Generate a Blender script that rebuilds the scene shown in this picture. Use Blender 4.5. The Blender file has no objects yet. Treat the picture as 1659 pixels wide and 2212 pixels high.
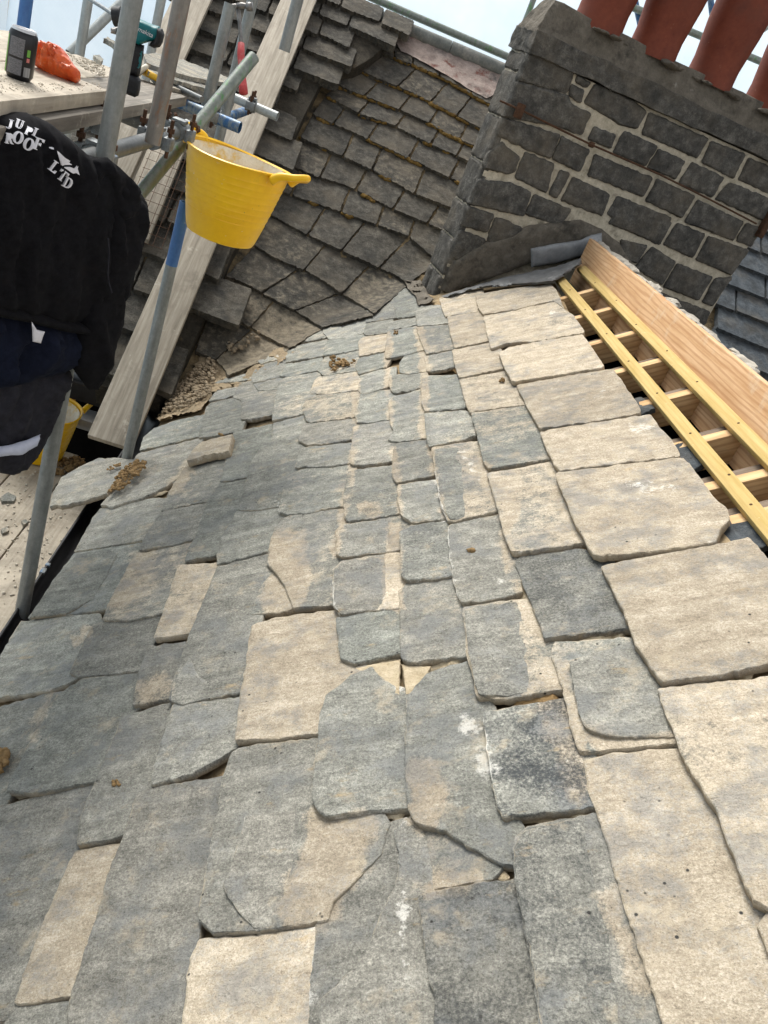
import bpy, bmesh, math, random
import numpy as np
from mathutils import Vector, Matrix, noise as mnoise
from mathutils.geometry import delaunay_2d_cdt
R = math.radians
SC = bpy.context.scene
COL = SC.collection
random.seed(7)

# ------------------------------------------------------------------ camera, world, light
F0, CX, CY = 1750.0, 830.0, 1106.0            # focal length and centre in units of a 1659 x 2212 picture
CAMZ = 8.0
_y = np.array([822-CX, 139-CY, F0]); _y /= np.linalg.norm(_y)
_d = np.array([1, .415, 0.]); _dn = np.cross(_y, _d); _dn /= np.linalg.norm(_dn)
if _dn[1] < 0: _dn = -_dn
_up = -_dn; _x = np.cross(_y, _up)
A = np.array([_x, _y, _up])                    # camera frame (right, down, forward) -> world
cam = bpy.data.cameras.new('camera'); cam_ob = bpy.data.objects.new('camera', cam); COL.objects.link(cam_ob)
cam.sensor_fit = 'VERTICAL'; cam.sensor_height = 36; cam.lens = 36*F0/2212; cam.clip_start = .05; cam.clip_end = 500
M = Matrix.Identity(4)
for i in range(3):
    M[i][0] = A[i][0]; M[i][1] = -A[i][1]; M[i][2] = -A[i][2]
M[2][3] = CAMZ
cam_ob.matrix_world = M
SC.camera = cam_ob

w = bpy.data.worlds.new('World'); SC.world = w; w.use_nodes = True
nt = w.node_tree
sky = nt.nodes.new('ShaderNodeTexSky'); sky.sky_type = 'NISHITA'; sky.sun_disc = False
SUN_EL, SUN_AZ = 52, -35                       # azimuth from +Y towards +X
sky.sun_elevation = R(SUN_EL); sky.sun_rotation = R(SUN_AZ); sky.dust_density = 3.0; sky.air_density = .8; sky.ozone_density = .6
bg = nt.nodes['Background']; bg.inputs[1].default_value = .15
hs = nt.nodes.new('ShaderNodeHueSaturation'); hs.inputs['Saturation'].default_value = .12   # thin bright cloud over the blue
nt.links.new(sky.outputs[0], hs.inputs['Color']); nt.links.new(hs.outputs[0], bg.inputs[0])
sl = bpy.data.lights.new('sun', 'SUN'); sl.energy = 1.5; sl.angle = R(22); sl.color = (1, .95, .86)
so = bpy.data.objects.new('sun', sl); COL.objects.link(so); so.location = (0, 0, 30)
sd = Vector((math.sin(R(SUN_AZ))*math.cos(R(SUN_EL)), math.cos(R(SUN_AZ))*math.cos(R(SUN_EL)), math.sin(R(SUN_EL))))
so.rotation_euler = (-sd).to_track_quat('-Z', 'Y').to_euler()
SC.view_settings.view_transform = 'Standard'; SC.view_settings.look = 'None'
SC.view_settings.exposure = 0.95; SC.view_settings.gamma = 1
SC.render.engine = 'CYCLES'
SC.cycles.max_bounces = 6; SC.cycles.transparent_max_bounces = 8

# ------------------------------------------------------------------ measuring: picture <-> place
VW = dict(V1=(0,1000,2.592), V2=(640,1000,2.592), V3=(1280,1000,2.592), V4=(0,1600,2.3047), V5=(640,1600,2.3047),
          V6=(1280,1600,2.3047), V7=(400,500,2.0738), V8=(1120,500,2.0738), R1=(0,0,2.0738), R2=(0,500,2.0738),
          R3=(600,0,2.0738), R4=(1120,0,2.0738), W1=(360,760,4.1475), W2=(680,680,3.318), W3=(460,1060,4.1475),
          Z1=(0,900,2.764), Z2=(200,0,2.9625), Z3=(200,200,2.9625), Z5=(0,0,4.1475), Z6=(0,280,3.95), F=(0,0,1/1.15732))
def C(v, pts):
    ox, oy, s = VW[v]; k = 1.15732
    return [((ox+p[0]/s)/k, (oy+p[1]/s)/k) for p in pts]
def rays(P):
    P = np.asarray(P, float).reshape(-1, 2)
    c = np.stack([(P[:,0]-CX)/F0, (P[:,1]-CY)/F0, np.ones(len(P))], 1)
    return c @ A.T
CAM = np.array([0, 0, CAMZ])
def proj(P):
    c = (np.asarray(P, float).reshape(-1, 3)-CAM) @ A
    return np.stack([CX+F0*c[:,0]/c[:,2], CY+F0*c[:,1]/c[:,2]], 1)
def at_depth(p, z): return CAM+rays([p])[0]*z
def at_axis(p, ax, val):
    d = rays([p])[0]; return CAM+d*((val-CAM[ax])/d[ax])
def on_plane(P, pt, n):
    d = rays(P); t = ((np.asarray(pt)-CAM)@n)/(d@n); return CAM+d*t[:,None]

TH = R(36); H = 1.25; TT = math.tan(TH)
Nn = np.array([-math.sin(TH), 0, math.cos(TH)]); Un = np.array([math.cos(TH), 0, math.sin(TH)])
Nf = np.array([0, -math.sin(TH), math.cos(TH)]); Uf = np.array([0, math.cos(TH), math.sin(TH)])
P0n = CAM-Nn*H
P0f = on_plane([(400, 845)], P0n, Nn)[0]
def z_near(x, y): return P0n[2]+TT*(x-P0n[0])
def z_far(x, y): return P0f[2]+TT*(y-P0f[1])
def S_both(x, y, k=.09):
    a, b = z_near(x, y), z_far(x, y)
    h = np.clip(.5+.5*(a-b)/k, 0, 1)
    return b*(1-h)+a*h+k*h*(1-h)
def hit(P, off, S=S_both):
    d = rays(P); off = np.broadcast_to(np.asarray(off, float), (len(d),))
    f = lambda t: CAM[2]+d[:,2]*t-S(d[:,0]*t, d[:,1]*t)-off/math.cos(TH)
    lo = np.full(len(d), .3); hi = np.full(len(d), 12.); done = np.zeros(len(d), bool)
    prev = lo.copy()
    for t in np.linspace(.4, 12, 90):
        tt = np.full(len(d), t); neg = (f(tt) < 0) & ~done
        lo[neg] = prev[neg]; hi[neg] = t; done |= neg; prev[:] = t
    for _ in range(22):
        m = (lo+hi)/2; n = f(m) < 0; hi[n] = m[n]; lo[~n] = m[~n]
    return CAM+d*((lo+hi)/2)[:,None]

# ------------------------------------------------------------------ materials
MAT = {}
class NT:
    def __init__(s, name):
        s.m = bpy.data.materials.new(name); s.m.use_nodes = True; s.t = s.m.node_tree; s.b = s.t.nodes['Principled BSDF']
        MAT[name] = s.m
    def n(s, kind, **kw):
        o = s.t.nodes.new(kind)
        for k, v in kw.items(): setattr(o, k, v)
        return o
    def l(s, a, b): s.t.links.new(a, b)
    def pos(s, scale=(1,1,1), seed=None, obj=False, rot=(0,0,0)):
        src = s.n('ShaderNodeTexCoord').outputs['Object'] if obj else s.n('ShaderNodeNewGeometry').outputs['Position']
        if seed:
            a = s.attr(seed); v = s.n('ShaderNodeVectorMath', operation='MULTIPLY_ADD')
            cb = s.n('ShaderNodeCombineXYZ'); [s.l(a, cb.inputs[i]) for i in range(3)]
            v.inputs[1].default_value = (13.7, 7.3, 9.1); s.l(cb.outputs[0], v.inputs[0]); s.l(src, v.inputs[2]); src = v.outputs[0]
        mp = s.n('ShaderNodeMapping'); mp.inputs['Scale'].default_value = scale; mp.inputs['Rotation'].default_value = rot
        s.l(src, mp.inputs[0]); return mp.outputs[0]
    def attr(s, name): return s.n('ShaderNodeAttribute', attribute_name=name).outputs['Fac']
    def noise(s, vec, scale, detail=6, rough=.6, dist=0):
        o = s.n('ShaderNodeTexNoise'); o.inputs['Scale'].default_value = scale; o.inputs['Detail'].default_value = detail
        o.inputs['Roughness'].default_value = rough; o.inputs['Distortion'].default_value = dist; s.l(vec, o.inputs['Vector']); return o.outputs['Fac']
    def ramp(s, fac, stops):
        o = s.n('ShaderNodeValToRGB'); e = o.color_ramp.elements
        while len(e) < len(stops): e.new(.5)
        for q, (p, c) in zip(e, stops):
            q.position = p; q.color = (*c, 1) if isinstance(c, tuple) else (c, c, c, 1)
        s.l(fac, o.inputs[0]); return o.outputs[0]
    def mix(s, fac, a, b, mode='MIX'):
        o = s.n('ShaderNodeMix', data_type='RGBA', blend_type=mode)
        for v, i in ((fac, 0), (a, 6), (b, 7)):
            if hasattr(v, 'links'): s.l(v, o.inputs[i])
            else: o.inputs[i].default_value = (*v, 1) if isinstance(v, tuple) else v
        return o.outputs[2]
    def math(s, op, a, b, clamp=False):
        o = s.n('ShaderNodeMath', operation=op, use_clamp=clamp)
        for v, i in ((a, 0), (b, 1)):
            if hasattr(v, 'links'): s.l(v, o.inputs[i])
            else: o.inputs[i].default_value = v
        return o.outputs[0]
    def bump(s, h, strength=.5, dist=.01, prev=None):
        o = s.n('ShaderNodeBump'); o.inputs['Strength'].default_value = strength; o.inputs['Distance'].default_value = dist
        s.l(h, o.inputs['Height'])
        if prev: s.l(prev, o.inputs['Normal'])
        return o.outputs[0]
    def fin(s, col=None, rough=.8, normal=None, metal=0, spec=.3):
        if col is not None:
            if hasattr(col, 'links'): s.l(col, s.b.inputs['Base Color'])
            else: s.b.inputs['Base Color'].default_value = (*col, 1)
        if hasattr(rough, 'links'): s.l(rough, s.b.inputs['Roughness'])
        else: s.b.inputs['Roughness'].default_value = rough
        s.b.inputs['Metallic'].default_value = metal; s.b.inputs['Specular IOR Level'].default_value = spec
        if normal: s.l(normal, s.b.inputs['Normal'])
        return s.m

def mat_slate():
    s = NT('riven_slate')
    p = s.pos(seed='seed'); ps = s.pos((4, 22, 4), seed='seed', rot=(0, 0, R(8))); pr = s.pos((9, 14, 9), seed='seed')
    big = s.noise(p, 4.2, 5, .6, .4); mid = s.noise(p, 24, 9, .7); fine = s.noise(p, 150, 7, .75); st = s.noise(ps, 1.0, 8, .66, .8); grit = s.noise(p, 330, 4, .7)
    riven = s.noise(pr, 2.2, 9, .66, .8); fl = s.noise(p, 5.5, 6, .6, .5)
    flake = s.math('ADD', s.ramp(fl, [(.53, 0.), (.545, 1.)]), s.ramp(s.noise(pr, .55, 6, .6), [(.44, 1.), (.455, 0.)]))
    g = s.math('ADD', s.math('MULTIPLY', mid, .22), s.math('ADD', s.math('MULTIPLY', st, .20), s.math('ADD', s.math('MULTIPLY', fine, .34), s.math('MULTIPLY', grit, .24))))
    grey = s.ramp(g, [(.40, (.112, .111, .100)), (.5, (.278, .272, .243)), (.59, (.52, .505, .45))])
    grey = s.mix(s.attr('hue'), s.mix(1., grey, (.955, 1., .985), 'MULTIPLY'), s.mix(1., grey, (1.02, 1., .965), 'MULTIPLY'))
    tan = s.ramp(g, [(.39, (.235, .195, .145)), (.5, (.445, .38, .285)), (.60, (.70, .625, .51))])
    f = s.math('ADD', s.math('ADD', s.attr('tone'), s.attr('tan')), s.math('MULTIPLY', s.math('SUBTRACT', big, .5), .95))
    f = s.math('ADD', f, s.math('MULTIPLY', s.math('SUBTRACT', st, .5), .35))
    f = s.math('ADD', f, s.math('MULTIPLY', s.math('SUBTRACT', fine, .5), .7))
    f = s.math('ADD', f, s.math('MULTIPLY', s.math('SUBTRACT', mid, .5), .85))
    f = s.ramp(f, [(.36, 0.), (.58, 1.)])
    c = s.mix(f, grey, tan)
    dk = s.math('MULTIPLY', s.attr('dark'), s.ramp(s.math('ADD', s.math('MULTIPLY', s.noise(p, 8, 6, .65), .6), s.math('MULTIPLY', fine, .4)), [(.42, 1.9), (.56, .25)]))
    c = s.mix(s.math('MINIMUM', dk, .9), c, (.05, .056, .06))
    cb = s.ramp(s.math('ADD', s.math('MULTIPLY', s.noise(p, 7, 7, .7), .7), s.math('MULTIPLY', fine, .3)), [(.50, 0.), (.58, .55)]); c = s.mix(cb, c, (.20, .21, .212))
    e = s.attr('edge'); e1 = s.math('MINIMUM', e, 1.)
    wl = s.ramp(s.math('ADD', s.math('ADD', s.math('ADD', s.math('MULTIPLY', s.noise(p, 12, 8, .75), .6), s.math('MULTIPLY', s.noise(p, 55, 6, .8), .4)), s.math('MULTIPLY', s.attr('lime'), .165)), s.math('MULTIPLY', e1, .07)), [(.63, 0.), (.69, 1.)])
    c = s.mix(s.math('MULTIPLY', wl, .8), c, (.74, .72, .66))
    dust = s.ramp(s.math('ADD', s.noise(p, 10, 8, .7), s.math('MULTIPLY', e1, .10)), [(.57, 0.), (.70, .6)])
    c = s.mix(dust, c, (.53, .45, .325))
    oc = s.ramp(s.noise(s.pos((1.3, 3, 1.3), seed='seed'), 8, 8, .7), [(.62, 0.), (.72, .55)])
    c = s.mix(oc, c, (.47, .35, .19))
    sp = s.ramp(s.noise(p, 260, 3, .6), [(.28, .35), (.40, 1.)]); c = s.mix(.8, c, sp, 'MULTIPLY')
    ds = s.n('ShaderNodeTexVoronoi'); ds.inputs['Scale'].default_value = 26; s.l(p, ds.inputs['Vector'])
    c = s.mix(s.math('MULTIPLY', s.ramp(ds.outputs['Distance'], [(.06, 1.), (.10, 0.)]), s.ramp(s.noise(p, 3, 2, .5), [(.5, 0.), (.58, 1.)])), c, (.05, .048, .045))
    vv = s.n('ShaderNodeCombineColor'); [s.l(s.attr('val'), vv.inputs[i]) for i in range(3)]; c = s.mix(1., c, vv.outputs[0], 'MULTIPLY')
    c = s.mix(s.math('MULTIPLY', s.math('SUBTRACT', e, 1.15, True), .9), c, (.27, .205, .125))
    n = s.bump(flake, .35, .004); n = s.bump(riven, .6, .016, n); n = s.bump(mid, .55, .007, n); n = s.bump(fine, .8, .0035, n)
    s.fin(c, .9, n, spec=.18)
def mat_old(name, lo, mi, hi, moss=.5, warm=False):
    s = NT(name)
    p = s.pos(seed='seed')
    big = s.noise(p, 4, 4, .6); mid = s.noise(p, 22, 8, .68); fine = s.noise(p, 130, 6, .7)
    g = s.math('ADD', s.math('MULTIPLY', mid, .6), s.math('MULTIPLY', fine, .4))
    c = s.ramp(g, [(.32, lo), (.5, mi), (.7, hi)])
    c = s.mix(s.ramp(big, [(.45, 0.), (.7, .55)]), c, (.16, .135, .10) if not warm else (.2, .16, .115))
    li = s.ramp(s.noise(p, 38, 5, .7), [(.69, 0.), (.74, .8)]); c = s.mix(li, c, (.34, .33, .29))
    dkb = s.ramp(s.noise(p, 7, 5, .6), [(.5, 0.), (.7, .6)]); c = s.mix(dkb, c, (.03, .031, .03))
    t = s.ramp(s.math('ADD', s.attr('tone'), s.math('MULTIPLY', s.math('SUBTRACT', mid, .5), .8)), [(.3, 0.), (.8, 1.)])
    c = s.mix(t, c, (.36, .30, .21))
    n = s.bump(mid, .8, .02); n = s.bump(fine, .7, .005, n)
    s.fin(c, .92, n, spec=.2)
def mat_simple(name, a, b, scale=20, rough=.85, bump=.4, bd=.006, spec=.3, metal=0, extra=None, seed=None, stretch=(1,1,1), obj=False):
    s = NT(name); p = s.pos(stretch, seed=seed, obj=obj)
    g = s.noise(p, scale, 8, .65); f = s.noise(p, scale*6, 5, .6)
    c = s.ramp(s.math('ADD', s.math('MULTIPLY', g, .7), s.math('MULTIPLY', f, .3)), [(.32, a), (.68, b)])
    for sc, lo, hi, col in (extra or []):
        c = s.mix(s.ramp(s.noise(p, sc, 6, .68), [(lo, 0.), (hi, .9)]), c, col)
    n = s.bump(g, bump, bd); n = s.bump(f, bump, bd*.3, n)
    return s.fin(c, rough, n, metal=metal, spec=spec)
def mat_wood(name, a, b, ring=(.30,.13,.05), ringf=.5, scale=1., knots=True, extra=None, rough=.75):
    s = NT(name); p = s.pos((1.2*scale, 14*scale, 14*scale), obj=True, seed='seed'); q = s.pos((.5, 5, 5), obj=True, seed='seed')
    wv = s.n('ShaderNodeTexWave', wave_type='BANDS', bands_direction='Y'); wv.inputs['Scale'].default_value = 3.2*scale
    wv.inputs['Distortion'].default_value = 9; wv.inputs['Detail'].default_value = 4; wv.inputs['Detail Scale'].default_value = .8
    s.l(q, wv.inputs[0])
    g = s.noise(p, 3, 7, .65); f = s.noise(p, 14, 5, .6)
    c = s.ramp(g, [(.3, a), (.7, b)])
    c = s.mix(s.math('MULTIPLY', s.ramp(wv.outputs['Fac'], [(.55, 0.), (.95, 1.)]), ringf), c, ring)
    pw = s.pos(seed='seed')
    if knots:
        c = s.mix(s.ramp(s.noise(s.pos((3, 9, 9), obj=True, seed='seed'), 1.1, 3, .5), [(.71, 0.), (.77, .7)]), c, tuple(v*.45 for v in ring))
    for sc, lo, hi, col in (extra or []):
        c = s.mix(s.ramp(s.noise(pw, sc, 6, .68), [(lo, 0.), (hi, .85)]), c, col)
    n = s.bump(g, .4, .004); n = s.bump(f, .4, .0015, n)
    return s.fin(c, rough, n, spec=.25)
def mat_tube(name, a, b, paint=None, rough=.42, metal=.35, pf=.34):
    s = NT(name); p = s.pos(); ps = s.pos((9, 9, 2.2))
    g = s.noise(ps, 4, 8, .7); f = s.noise(p, 60, 6, .7)
    c = s.ramp(s.math('ADD', s.math('MULTIPLY', g, .65), s.math('MULTIPLY', f, .35)), [(.3, a), (.7, b)])
    if paint: c = s.mix(s.ramp(s.noise(ps, 5, 7, .7), [(pf, 1.), (pf+.12, 0.)]), c, paint)
    c = s.mix(s.ramp(s.noise(p, 22, 6, .7), [(.63, 0.), (.74, .8)]), c, (.42, .40, .36))
    c = s.mix(s.ramp(s.noise(p, 15, 7, .75), [(.64, 0.), (.74, .75)]), c, (.17, .085, .04))
    s.fin(c, rough, s.bump(f, .25, .002), metal=metal, spec=.5)
mat_slate()
mat_old('weathered_slate', (.023,.021,.018), (.072,.067,.057), (.18,.168,.14))
mat_old('blue_slate', (.03,.036,.042), (.07,.082,.093), (.14,.155,.165))
mat_old('chimney_stone', (.03,.029,.027), (.093,.089,.08), (.23,.22,.195))
mat_simple('lime_mortar', (.33,.295,.22), (.66,.60,.48), 24, .95, 1., .014, .1, extra=[(9, .56, .70, (.15,.135,.105)), (26, .62, .72, (.62,.57,.46))])
mat_simple('bed_mortar', (.20,.135,.068), (.47,.37,.23), 16, .95, 1., .014, .1, extra=[(5, .52, .68, (.10,.085,.065))])
mat_simple('sand_mortar', (.36,.285,.175), (.62,.53,.385), 26, .95, 1., .01, .1)
mat_simple('wet_mortar', (.15,.09,.035), (.34,.225,.105), 30, .8, 1., .01, .2)
mat_simple('mossy_bed', (.09,.07,.042), (.28,.21,.12), 14, .95, 1., .02, .1, extra=[(6, .5, .62, (.035,.034,.03))])
mat_simple('dark_bed', (.02,.019,.016), (.075,.065,.05), 14, .95, 1., .02, .1, extra=[(7, .6, .7, (.14,.10,.05))])
mat_simple('ridge_rubble', (.20,.185,.16), (.62,.57,.48), 14, .95, 1., .012, .1, extra=[(9, .55, .68, (.17,.165,.155))])
mat_simple('platform_dust', (.40,.35,.27), (.66,.61,.52), 30, .95, .8, .004, .1)
mat_simple('moss', (.07,.045,.015), (.26,.165,.055), 40, .95, 1., .01, .05)
mat_simple('cement', (.085,.075,.06), (.20,.178,.145), 18, .95, .9, .014, .15, extra=[(7, .55, .7, (.045,.042,.036)), (12, .66, .74, (.30,.28,.24))])
mat_simple('pink_plaster', (.18,.14,.125), (.42,.35,.31), 12, .95, .8, .012, .1, extra=[(8, .56, .66, (.16,.06,.045)), (5, .55, .68, (.09,.085,.08))])
mat_simple('rubble', (.19,.145,.09), (.42,.335,.225), 22, .95, 1., .014, .1)
mat_simple('rubble_stone', (.15,.115,.075), (.42,.34,.24), 40, .95, .7, .01, .1)
mat_simple('lead', (.085,.088,.09), (.20,.202,.20), 9, .55, .35, .008, .4, .25, extra=[(14, .6, .75, (.36,.36,.35))])
mat_simple('pale_lead', (.19,.20,.21), (.36,.37,.375), 9, .55, .4, .008, .4, .2, extra=[(14, .6, .75, (.12,.125,.13))])
mat_simple('ridge_stone', (.10,.11,.105), (.23,.24,.22), 12, .85, .5, .006, .2, extra=[(6, .55, .7, (.3,.28,.25))])
mat_wood('new_timber', (.50,.285,.135), (.70,.475,.28), (.38,.18,.075), .5, extra=[(6, .58, .74, (.62,.5,.36)), (40, .72, .78, (.75,.68,.55))])
mat_wood('rafter_timber', (.50,.31,.14), (.72,.51,.28), (.34,.18,.075), .45)
mat_wood('aged_timber', (.10,.075,.055), (.26,.20,.145), (.06,.042,.03), .5)
mat_wood('treated_batten', (.40,.285,.09), (.56,.42,.185), (.33,.21,.06), .3, extra=[(30, .66, .74, (.8,.72,.5))])
mat_wood('weathered_board', (.23,.20,.155), (.47,.42,.34), (.19,.155,.115), .18, extra=[(5, .54, .70, (.22,.19,.15)), (9, .60, .72, (.60,.55,.46)), (40, .68, .74, (.66,.62,.54))])
mat_wood('dusty_board', (.25,.215,.165), (.44,.39,.315), (.19,.155,.115), .2, extra=[(7, .45, .62, (.50,.44,.35)), (30, .60, .72, (.58,.53,.44)), (18, .64, .72, (.24,.19,.125))], knots=False)
mat_wood('grey_board', (.13,.115,.095), (.30,.27,.225), (.09,.075,.06), .4, extra=[(11, .58, .70, (.40,.37,.31))], knots=False)
mat_tube('steel_tube', (.13,.14,.135), (.33,.345,.33))
mat_tube('dark_steel_tube', (.07,.075,.075), (.19,.20,.195))
mat_tube('pale_steel_tube', (.26,.28,.27), (.48,.50,.48))
mat_tube('blue_steel_tube', (.12,.15,.165), (.27,.32,.34), (.03,.11,.26), pf=.46)
mat_tube('blue_paint_tube', (.025,.09,.27), (.06,.18,.42), None, .45, 0)
mat_tube('green_steel_tube', (.12,.14,.125), (.30,.33,.295), (.10,.24,.09))
mat_tube('rusty_steel_tube', (.12,.115,.105), (.30,.275,.24), (.24,.13,.075))
mat_simple('rusty_iron', (.035,.02,.013), (.13,.065,.035), 40, .8, .8, .004, .3, .3)
mat_simple('coupler_steel', (.10,.11,.115), (.28,.30,.30), 40, .5, .6, .004, .5, .5, extra=[(20, .58, .68, (.05,.10,.17)), (30, .62, .7, (.14,.07,.03))])
mat_simple('yellow_plastic', (.80,.43,.002), (.93,.56,.006), 7, .4, .1, .004, .45, extra=[(13, .64, .80, (.50,.33,.02)), (46, .71, .78, (.22,.15,.03)), (6, .62, .78, (.72,.56,.02)), (34, .665, .70, (.80,.72,.5)), (60, .67, .71, (.30,.2,.04))])
mat_simple('mortar_smear', (.62,.55,.42), (.82,.78,.68), 20, .9, .6, .006, .1, extra=[(12, .5, .62, (.70,.45,.06))])
mat_simple('black_fleece', (.0035,.0035,.0045), (.011,.011,.013), 60, .96, .25, .002, .12, extra=[(8, .6, .8, (.014,.011,.011))])
mat_simple('navy_cloth', (.004,.0055,.013), (.012,.016,.032), 40, .95, .25, .002, .12)
mat_simple('charcoal_cloth', (.014,.014,.019), (.034,.034,.043), 40, .9, .3, .002, .15)
mat_simple('white_print', (.62,.62,.66), (.78,.78,.82), 60, .8, .3, .001, .1)
mat_simple('pale_lining', (.42,.46,.60), (.60,.64,.76), 10, .8, .3, .004, .1)
mat_simple('terracotta', (.12,.025,.012), (.22,.054,.026), 10, .65, .3, .005, .3, extra=[(5, .52, .70, (.09,.028,.018)), (22, .66, .74, (.34,.17,.11))])
mat_simple('black_plastic', (.006,.006,.007), (.022,.022,.024), 30, .4, .2, .002, .4, extra=[(16, .66, .76, (.16,.14,.11))])
mat_simple('black_paint', (.004,.004,.005), (.012,.012,.014), 20, .5, .1, .002, .3)
mat_simple('white_upvc', (.30,.30,.30), (.42,.42,.41), 8, .5, .1, .002, .4)
mat_simple('shade_black', (.004,.004,.004), (.012,.011,.01), 6, 1, .2, .01, 0)  # near-black that paints in shade: open roof void, gap under the old eaves
mat_simple('teal_plastic', (.0,.10,.115), (.004,.155,.17), 30, .4, .1, .001, .4)
mat_simple('black_rubber', (.008,.009,.010), (.025,.027,.03), 40, .6, .3, .002, .3)
mat_simple('red_grip', (.38,.035,.04), (.56,.10,.10), 30, .6, .3, .002, .3, extra=[(14, .55, .7, (.55,.30,.28))])
mat_simple('hammer_steel', (.12,.115,.11), (.30,.29,.275), 40, .45, .4, .002, .5, .7)
mat_simple('can_black', (.006,.006,.008), (.012,.012,.015), 20, .3, .05, .001, .5, .2)
mat_simple('can_metal', (.5,.5,.5), (.7,.7,.7), 30, .3, .1, .001, .5, .9)
mat_simple('can_print', (.03,.03,.035), (.22,.22,.235), 260, .45, .05, .0005, .4, stretch=(1,1,2.4))
mat_simple('barcode_print', (.03,.03,.03), (.45,.45,.45), 160, .45, .02, .0005, .4, stretch=(1,1,.02))
mat_simple('green_print', (.12,.34,.05), (.20,.42,.08), 40, .5)
mat_simple('pink_print', (.55,.16,.14), (.6,.22,.2), 40, .5)
mat_simple('ground_dirt', (.10,.09,.07), (.22,.19,.15), 3, .95, .5, .03)
mat_simple('house_stone', (.05,.048,.043), (.13,.12,.105), 8, .95, .6, .02, .2)
mat_simple('yellow_handle', (.62,.36,.02), (.74,.46,.05), 30, .5)
mat_simple('cream_plastic', (.60,.56,.44), (.70,.66,.54), 30, .5)
s = NT('orange_film')
s.b.inputs['Transmission Weight'].default_value = .25
p = s.pos(); s.fin(s.ramp(s.noise(p, 30, 6, .7), [(.3, (.72,.085,.015)), (.62, (.92,.19,.045)), (.78, (.95,.50,.36))]), .25, s.bump(s.noise(p, 55, 4, .6), .5, .008), spec=.5)
def mat_sheet():
    s = NT('mesh_sheeting')
    tr = s.n('ShaderNodeBsdfTranslucent'); di = s.n('ShaderNodeBsdfDiffuse'); tp = s.n('ShaderNodeBsdfTransparent')
    p = s.pos((1,1,1), obj=True)
    wob = s.noise(p, 1.2, 4, .6)
    col = s.ramp(wob, [(.3, (.50,.66,.80)), (.7, (.68,.81,.92))])
    for t in (tr, di): s.l(col, t.inputs[0])
    w1 = s.n('ShaderNodeTexWave', bands_direction='X'); w2 = s.n('ShaderNodeTexWave', bands_direction='Z')
    for q in (w1, w2): q.inputs['Scale'].default_value = 30; q.inputs['Distortion'].default_value = 1.5; s.l(p, q.inputs[0])
    g = s.math('MAXIMUM', w1.outputs['Fac'], w2.outputs['Fac'])
    a = s.n('ShaderNodeMixShader'); a.inputs[0].default_value = .4; s.l(tr.outputs[0], a.inputs[1]); s.l(di.outputs[0], a.inputs[2])
    b = s.n('ShaderNodeMixShader'); s.l(s.math('SUBTRACT', .30, s.math('MULTIPLY', g, .10)), b.inputs[0]); s.l(a.outputs[0], b.inputs[1]); s.l(tp.outputs[0], b.inputs[2])
    s.l(b.outputs[0], s.t.nodes['Material Output'].inputs[0])
mat_sheet()

# ------------------------------------------------------------------ objects
def tag(o, label=None, cat=None, group=None, kind=None):
    if label: o['label'] = label
    if cat: o['category'] = cat
    if group: o['group'] = group
    if kind: o['kind'] = kind
    return o
def empty(name, loc, label, cat, group=None, kind=None):
    o = bpy.data.objects.new(name, None); COL.objects.link(o); o.location = Vector(loc); o.empty_display_size = .1
    return tag(o, label, cat, group, 'thing' if 'roof' in name else kind)
def attach(o, root):
    o.parent = root; o.matrix_parent_inverse = root.matrix_basis.inverted() if root.parent is None else (root.parent.matrix_basis @ root.matrix_parent_inverse @ root.matrix_basis).inverted()
def wm(o):
    return o.matrix_basis if o.parent is None else wm(o.parent) @ o.matrix_parent_inverse @ o.matrix_basis
def attach(o, root):
    o.parent = root; o.matrix_parent_inverse = wm(root).inverted()
def make(name, V, Fc, mat, parent=None, smooth=True, mats=None, fm=None, attrs=None, frame=None):
    """one mesh object from world-space vertices; frame = rotation whose local X runs along the grain"""
    V = np.asarray(V, float)
    c = V.mean(0); c[2] = V[:,2].min()
    me = bpy.data.meshes.new(name)
    if frame is None: Mx = Matrix.Translation(Vector(c))
    else: Mx = Matrix.Translation(Vector(V.mean(0))) @ frame.to_4x4()
    Mi = np.array(Mx.inverted()); L = V @ Mi[:3,:3].T + Mi[:3,3]
    me.from_pydata(L.tolist(), [], [list(f) for f in Fc])
    for m in (mats or [mat]): me.materials.append(MAT[m])
    if fm is not None: me.polygons.foreach_set('material_index', fm)
    if smooth is True: me.polygons.foreach_set('use_smooth', [True]*len(me.polygons))
    elif smooth == 'auto':
        me.polygons.foreach_set('use_smooth', [True]*len(me.polygons)); me.set_sharp_from_angle(angle=R(35))
    at = dict(seed=random.random()*10, hue=random.random(), val=random.uniform(.80, 1.14))
    at.update(attrs or {})
    for k, v in at.items():
        a = me.attributes.new(k, 'FLOAT', 'POINT')
        a.data.foreach_set('value', np.broadcast_to(np.asarray(v, np.float32), (len(V),)).astype(np.float32))
    me.validate(); me.update()
    o = bpy.data.objects.new(name, me); COL.objects.link(o); o.matrix_basis = Mx
    if parent: attach(o, parent)
    return o
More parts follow.
